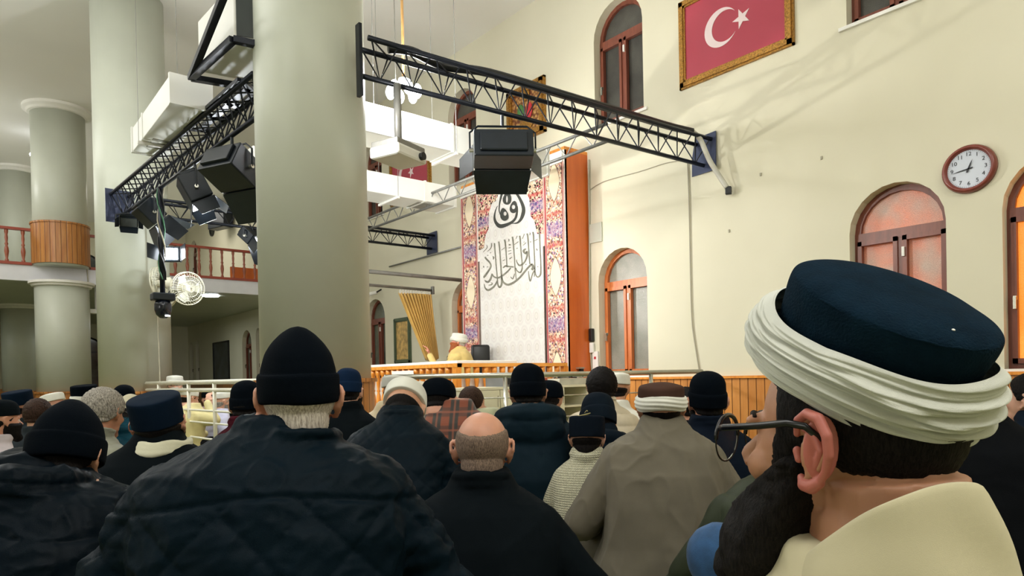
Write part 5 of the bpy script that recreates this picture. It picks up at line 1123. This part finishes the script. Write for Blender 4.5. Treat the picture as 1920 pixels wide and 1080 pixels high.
# ---- inside the fence
person('man in white turban visible above the fence rail beside the column', 329, 723, 8.6, turn=150, sw=.2, drop=.2, coat=F('beige_cotton', (206, 190, 156)), hat='kufi', hatmat=WH, band=True, hatz=.012, beard=('white', .01, -.28, .01), vox=.014, skincol=skp, eyes=True)
person('man in pale yellow robe leaning with raised hand behind the fence', 355, 748, 7.9, turn=60, pitch=-8, sw=.24, dp=.17, drop=.17, coat=F('butter_cotton', (218, 206, 150), .8), cfn=wrinkle(.008, 16, .6, 3), collar='shirt', hat='kufi', hatmat=WH, vox=.011, hx=-.12, skincol=skp, rightarm=((.3, .15, .42), (.12, .18, .62), (-.2, .3, .9)))
person('man in white kufi and lilac robe behind the fence', 421, 754, 8.3, turn=82, pitch=4, sw=.21, dp=.14, drop=.2, coat=F('lilac_cotton', (190, 190, 212), .8), cfn=wrinkle(.006, 16), collar='shirt', hat='kufi', hatmat=WH, hatz=.016, hair='grey', beard=('grey', .008, -.28, .01), vox=.011, skincol=skp, eyes=True)
person('person in dark beanie and dark red plaid jacket beside the fence', 463, 765, 3.7, turn=14, pitch=-6, sw=.17, dp=.13, drop=.16, coat=F('dark_red_wool', (66, 18, 30), .9, 60, .3, .1, .5, 16), cfn=wrinkle(.005, 20), hattilt=8, hatz=-.008, hat='beanie', hatmat=CAPB, hatscale=.9, vox=.010)
person('distant man in dark cap behind the fence rails', 392, 752, 9.5, turn=160, sw=.2, drop=.2, coat=F('rose_cotton', (206, 176, 172)), hat='kufi', hatmat=BLK, hatz=.016, vox=.016, skincol=skp, eyes=True)
person('distant man in white kufi far behind the fence', 447, 748, 10.5, turn=150, sw=.2, drop=.2, coat=BLK, hat='kufi', hatmat=WH, hatz=.016, vox=.016, skincol=skp, eyes=True)
person('distant man in pink shirt far behind the fence', 486, 752, 9.0, turn=120, sw=.2, drop=.2, coat=F('pink_cotton', (206, 90, 110), .8), hat='kufi', hatmat=BLK, vox=.016, skincol=skp)
# ---- right edge
person('man in black coat seated close behind the bearded man', 1790, 742, 1.75, turn=-18, pitch=-6, sw=.25, dp=.15, drop=.14, coat=F('black_cotton', (10, 12, 15), .9), cfn=wrinkle(.005, 16), hair='black', vox=.010, pose='wide')
person('man in navy jacket facing left at the right edge', 1934, 752, 3.0, turn=-68, pitch=10, sw=.22, dp=.15, drop=.16, coat=F('ink_navy_cotton', (14, 24, 36), .7), cfn=wrinkle(.006, 16), hair='black', vox=.008, skincol=skp, eyes=True)
# ---- the speaker on the stage
SPK, SH_, _ = person('bearded speaker in white turban and yellow robe seated on the stage raising a hand', 859, 642, 9.0, turn=-84, pitch=4, s=.93, sw=.27, dp=.17, drop=.18, lean=.03, hip=.26, base=.30, coat=F('yellow_robe', (214, 188, 118), .7, sheen=.1), cfn=wrinkle(.008, 15, .6, 8), collar='shirt', hat='kufi', hatmat=WH, hatz=.014, hattilt=6, band=2, hair='white', beard=('ginger', .02, -.10, .04), vox=.009, skincol=skin('skin_pink_face', (222, 150, 128)), eyes=True, legs='chair', leftarm=((-.27, .26, .60), (-.12, .40, .86), (.0, .25, .95)))
bm = B(); box(bm, (0, .165, .74), (.08, .03, .2)); o_ = obj('dark_shirt_front', bm, F('grey_shirt', (90, 84, 72)), SPK, bevel=.01)
# small boy's cap marks and vest armhole rims
GOLD = plain('dull_gold_thread', (150, 140, 92), .5)
bm = B()
for P in ([(-.045, .0, 2), (-.02, .006, 5), (.01, .012, 7), (.03, .02, 3)], [(-.04, .008, 2), (-.01, .004, 3), (.04, .002, 3)], [(0.0, .02, 2), (.012, .032, 4), (.016, .026, 2)]):
    Q = crom([(a*1000, b*1000, c) for a, b, c in P]); pts = []
    tube(bm, [(q[0]/1000, -.008-math.sqrt(max(0, 1-(q[0]/1000/.096)**2))*.1165, .115+q[1]/1000) for q in Q], [max(.0008, q[2]*.0006) for q in Q], 5)
o_ = obj('cap_emblem', bm, GOLD, kid); o_.data.transform(KH)
# ================================================================== the bearded man in the right foreground
SHB = fabric('sand_cotton', (190, 182, 150), .85, 1400, .12, .1, .04, 5)
hero, HH, HI = person('bearded man with glasses in navy cap and wide white turban, closest figure at right', 1588, 832, .72, turn=-38, hturn=-27, pitch=3, sw=.275, dp=.185, drop=.225, lean=.10, hip=.3, coat=SHB, cfn=crease(.008, 15, .9, 21, .006), collar='none', hair='black', hth=.008, vox=.0042, skincol=skin('skin_olive', (186, 134, 104)), neck=1.2, ears=.9, low=-.78, hair_on=False, pose='wide')
HB = hairmat('hero_black_hair', (30, 26, 24), (8, 7, 8), 420)
def hero_hair(d):
    lim = -.33+.2*sm(d.y, -.5, .05); a = (d.z-lim)/.14; b = (.66-d.y-.1*sm(d.z, 0, .5))/.12; m = min(a, b)
    # sideburn running down in front of the ear
    if .12 < d.y < .62 and d.z < .1: m = max(m, min((.62-d.y)/.1, (d.y-.3)/.08, (d.z+.6)/.1))
    return None if m < -.5 else (-.003+.0055*max(0, min(1, m+.25)))
shell('hair', hero_hair, HB, hero, HH, 90, 130)
def hero_beard(d):
    a = (-.12-.42*sm(d.y, .35, .9)-d.z)/.12; b = (d.y-.12)/.16; m = min(a, b)
    if d.y > .80 and abs(d.x) < .2 and -.62 < d.z < -.5: m = min(m, -.2)
    lo = sm(-d.z, .3, .95)
    return None if m < -.5 else (-.003+max(0, min(1, m+.2))*(.016+.075*lo*sm(d.y, -.1, .45)+.006*noise.noise(d*9)))
shell('beard', hero_beard, HB, hero, HH, 110, 150, rough=.004)
# near ear with helix, antihelix, tragus and lobe
bm = B()
E_ = [(-.0765, .014, .014), (-.083, .010, .028), (-.091, -.003, .036), (-.0985, -.018, .033), (-.102, -.028, .018), (-.101, -.030, .000), (-.096, -.025, -.016), (-.089, -.016, -.028)]
limb(bm, E_, [.0036, .0046, .0052, .0054, .0052, .0048, .0042, .004], 10)
limb(bm, [(-.089, -.016, -.028), (-.084, -.006, -.034), (-.0795, .003, -.034), (-.077, .008, -.028)], [.0055, .0075, .007, .004], 10)
limb(bm, [(-.086, .002, .020), (-.092, -.012, .016), (-.093, -.019, .002), (-.088, -.012, -.014), (-.083, -.004, -.020)], [.003, .004, .0042, .0038, .003], 8)
limb(bm, [(-.079, .012, -.002), (-.081, .009, -.010)], [.0045, .004], 8)
ell(bm, (-.0865, -.015, .004), (.0035, .016, .032), Matrix.Rotation(.55, 3, 'Z'), 16, 12)
me = remesh(bm, .0011, 5, 'ear'); o_ = obj('ear', me, skin('skin_ear_pink', (190, 110, 98)), hero, True); me.transform(HH @ Matrix.Translation((-.078, -.004, 0)) @ Matrix.Scale(1.03, 4) @ Matrix.Translation((.078, .004, 0)))
# cap: dark felt drum with a domed top and stitched rim
TT = HH @ Matrix.Translation((0, -.028, .120)) @ Matrix.Rotation(math.radians(27), 4, 'X') @ Matrix.Rotation(math.radians(-12), 4, 'Y')
bm = B(); lathe(bm, [(.94, -.055), (.965, -.03), (1.0, -.01), (1.02, .008), (1.035, .022), (1.03, .031), (1.015, .0345), (.99, .0365), (.9, .041), (.6, .046), (.3, .048), (.02, .0485)], (0, 0, 0), 96, .081, .1005)
o_ = obj('felt_cap', bm, fabric('hero_navy_felt', (13, 32, 46), .95, 380, .7, .0, .12, 40), hero, True); displace(o_.data, lambda co, no: .0022*nz3(co, 45, 3)); o_.data.transform(TT)
s_ = o_.modifiers.new('s', 'SUBSURF'); s_.levels = 2; s_.render_levels = 2
bm = B(); tube(bm, [(.079*1.025*math.cos(a*PI/48), .0975*1.025*math.sin(a*PI/48), .0325+.0006*math.sin(a*1.3)) for a in range(96)], .0016, 6, closed=True); o_ = obj('cap_seam', bm, fabric('hero_navy_felt', (13, 32, 46)), hero, True); o_.data.transform(TT)
bm = B(); ell(bm, (-.03, -.072, .0420), (.0016, .0016, .001)); o_ = obj('lint_speck', bm, M['white'], hero); o_.data.transform(TT)
# dark inner headband peeping out in front under the turban
bm = B(); nu = 96
# turban: wide cloth with long twisting folds
G = []; nv = 70
def turb(a, v):
    f_ = math.sin(a); side = math.cos(a)          # a = 90 deg is the forehead
    width = .046+.008*max(0, f_)+.014*max(0, -f_); zc = -.034-.002*f_
    tw = 2.6*math.exp(-((a-3.7)/.55)**2)          # the crossing fold on the near side
    fold = .0035*math.sin(v*30+2.0*math.sin(a*1.0+.6)+tw*math.sin(v*4))+.0022*math.sin(v*61+3.0*math.sin(a*1.3)+1)+.0012*math.sin(v*118+a*5+2*math.sin(a*3))
    cross = .006*math.exp(-((v-.72+.35*math.sin((a-3.7)*1.1))/.07)**2)*math.exp(-((a-3.6)/1.0)**2)
    bulge = .0175*math.sin(PI*min(1, max(0, v)))**.55
    r = 1.0; z = zc+(v-.5)*width*1.25+.003*math.sin(a*4+1)*v
    return r, z, .009+bulge+(fold+cross)*math.sin(PI*v)**.3
bm = B()
for i in range(240):
    a = 2*PI*i/240; row = []
    for j in range(nv+1):
        r, z, t_ = turb(a, j/nv); row.append(bm.verts.new(((.081+t_)*math.cos(a), (.101+t_)*math.sin(a), z)))
    G.append(row)
for i in range(240):
    for j in range(nv): bm.faces.new((G[i][j], G[(i+1) % 240][j], G[(i+1) % 240][j+1], G[i][j+1]))
o_ = obj('turban', bm, fabric('hero_white_muslin', (206, 208, 198), .8, 1100, .3, .1, .03, 12), hero, True); o_.data.transform(TT)
bm = B(); lathe(bm, [(.98, -.076), (1.03, -.072), (1.04, -.05), (1.03, -.03)], (0, .004, 0), 72, .080, .102); o_ = obj('inner_band', bm, fabric('hero_navy_felt', (13, 32, 46)), hero, True); o_.data.transform(TT)
# glasses: thin lenses, dark upper rim and temples
bm = B(); yb_ = .118
for sx in (-1, 1):
    ring = [(sx*(.034+.027*math.cos(a*PI/14)), yb_-.010*(math.cos(a*PI/14)*.5+.5)*1.0+.002, -.004+.021*math.sin(a*PI/14)) for a in range(28)]
    tube(bm, ring, .0009, 6, closed=True)
    tube(bm, [(sx*(.034+.027*math.cos(a*PI/14)), yb_-.010*(math.cos(a*PI/14)*.5+.5)+.002, -.003+.021*math.sin(a*PI/14)) for a in range(0, 15)], .0022, 8)
    tube(bm, [(sx*.061, yb_-.012, .008), (sx*.069, yb_-.022, .010), (sx*.080, .05, .016), (sx*.0845, .02, .021), (sx*.086, .002, .020), (sx*.083, -.012, .010)], [(.0016, .003)]*6, 8)
tube(bm, [(-.009, yb_, .003), (0, yb_+.003, .006), (.009, yb_, .003)], .0016, 6)
gl = obj('glasses', bm, plain('black_acetate', (14, 16, 22), .25), hero, True); gl.data.transform(HH @ Matrix.Translation((0, .06, 0)) @ Matrix.Diagonal((1.12, 1.1, 1.25, 1)) @ Matrix.Translation((0, -.06, 0)))
tg = NT('lens_glass'); tg.set(Roughness=.02, Transmission_Weight=1.0, IOR=1.05); tg.color((.92, .95, .95, 1))
for sx in (-1, 1):
    bm = B(); poly(bm, [Vector((sx*(.034+.026*math.cos(a*PI/14)), yb_-.010*(math.cos(a*PI/14)*.5+.5)+.002, -.004+.020*math.sin(a*PI/14))) for a in range(28)], Vector((0, .0012, 0))); l_ = obj('lens', bm, tg.m, gl); l_.data.transform(HH @ Matrix.Translation((0, .06, 0)) @ Matrix.Diagonal((1.12, 1.1, 1.25, 1)) @ Matrix.Translation((0, -.06, 0)))
# brow
bm = B(); 
for sx in (-1, 1): limb(bm, [(sx*.014, .094, .020), (sx*.030, .092, .026), (sx*.046, .081, .024)], [.003, .0042, .0025], 8)
o_ = obj('eyebrow', bm, HB, hero, True); o_.data.transform(HH)

# soft shirt collar standing around the neck, higher behind
bm = B(); zc_ = HI['zh']; G = []
for i in range(72):
    a = 2*PI*i/72; c, s_ = math.cos(a), math.sin(a); row = []
    back = .5-.5*s_                       # 1 behind, 0 in front
    for j in range(13):
        v = j/12; top = -.160+.142*back; bot = -.265+.06*back; z = zc_+bot+(top-bot)*v; r = .104-.022*v+.012*back*(1-v)+.006*math.sin(v*PI)+.0022*math.sin(a*7+v*5)+.0018*math.sin(a*3+v*14)
        row.append(bm.verts.new((r*c, .10-.056-.012*back*(1-v)+(r+.004)*s_, z)))
    G.append(row)
for i in range(72):
    for j in range(12): bm.faces.new((G[i][j], G[(i+1) % 72][j], G[(i+1) % 72][j+1], G[i][j+1]))
bs = B(); tube(bs, [G[i][6].co+Vector((math.cos(2*PI*i/72)*.003, math.sin(2*PI*i/72)*.003, 0)) for i in range(72)], .0016, 6, closed=True); obj('collar_seam', bs, fabric('collar_stitching', (140, 130, 98)), hero, True)
o_ = obj('shirt_collar', bm, SHB, hero, True); m_ = o_.modifiers.new('s', 'SOLIDIFY'); m_.thickness = .005; m_ = o_.modifiers.new('ss', 'SUBSURF'); m_.levels = 1; m_.render_levels = 1
bpy.data.scenes.remove(TS)
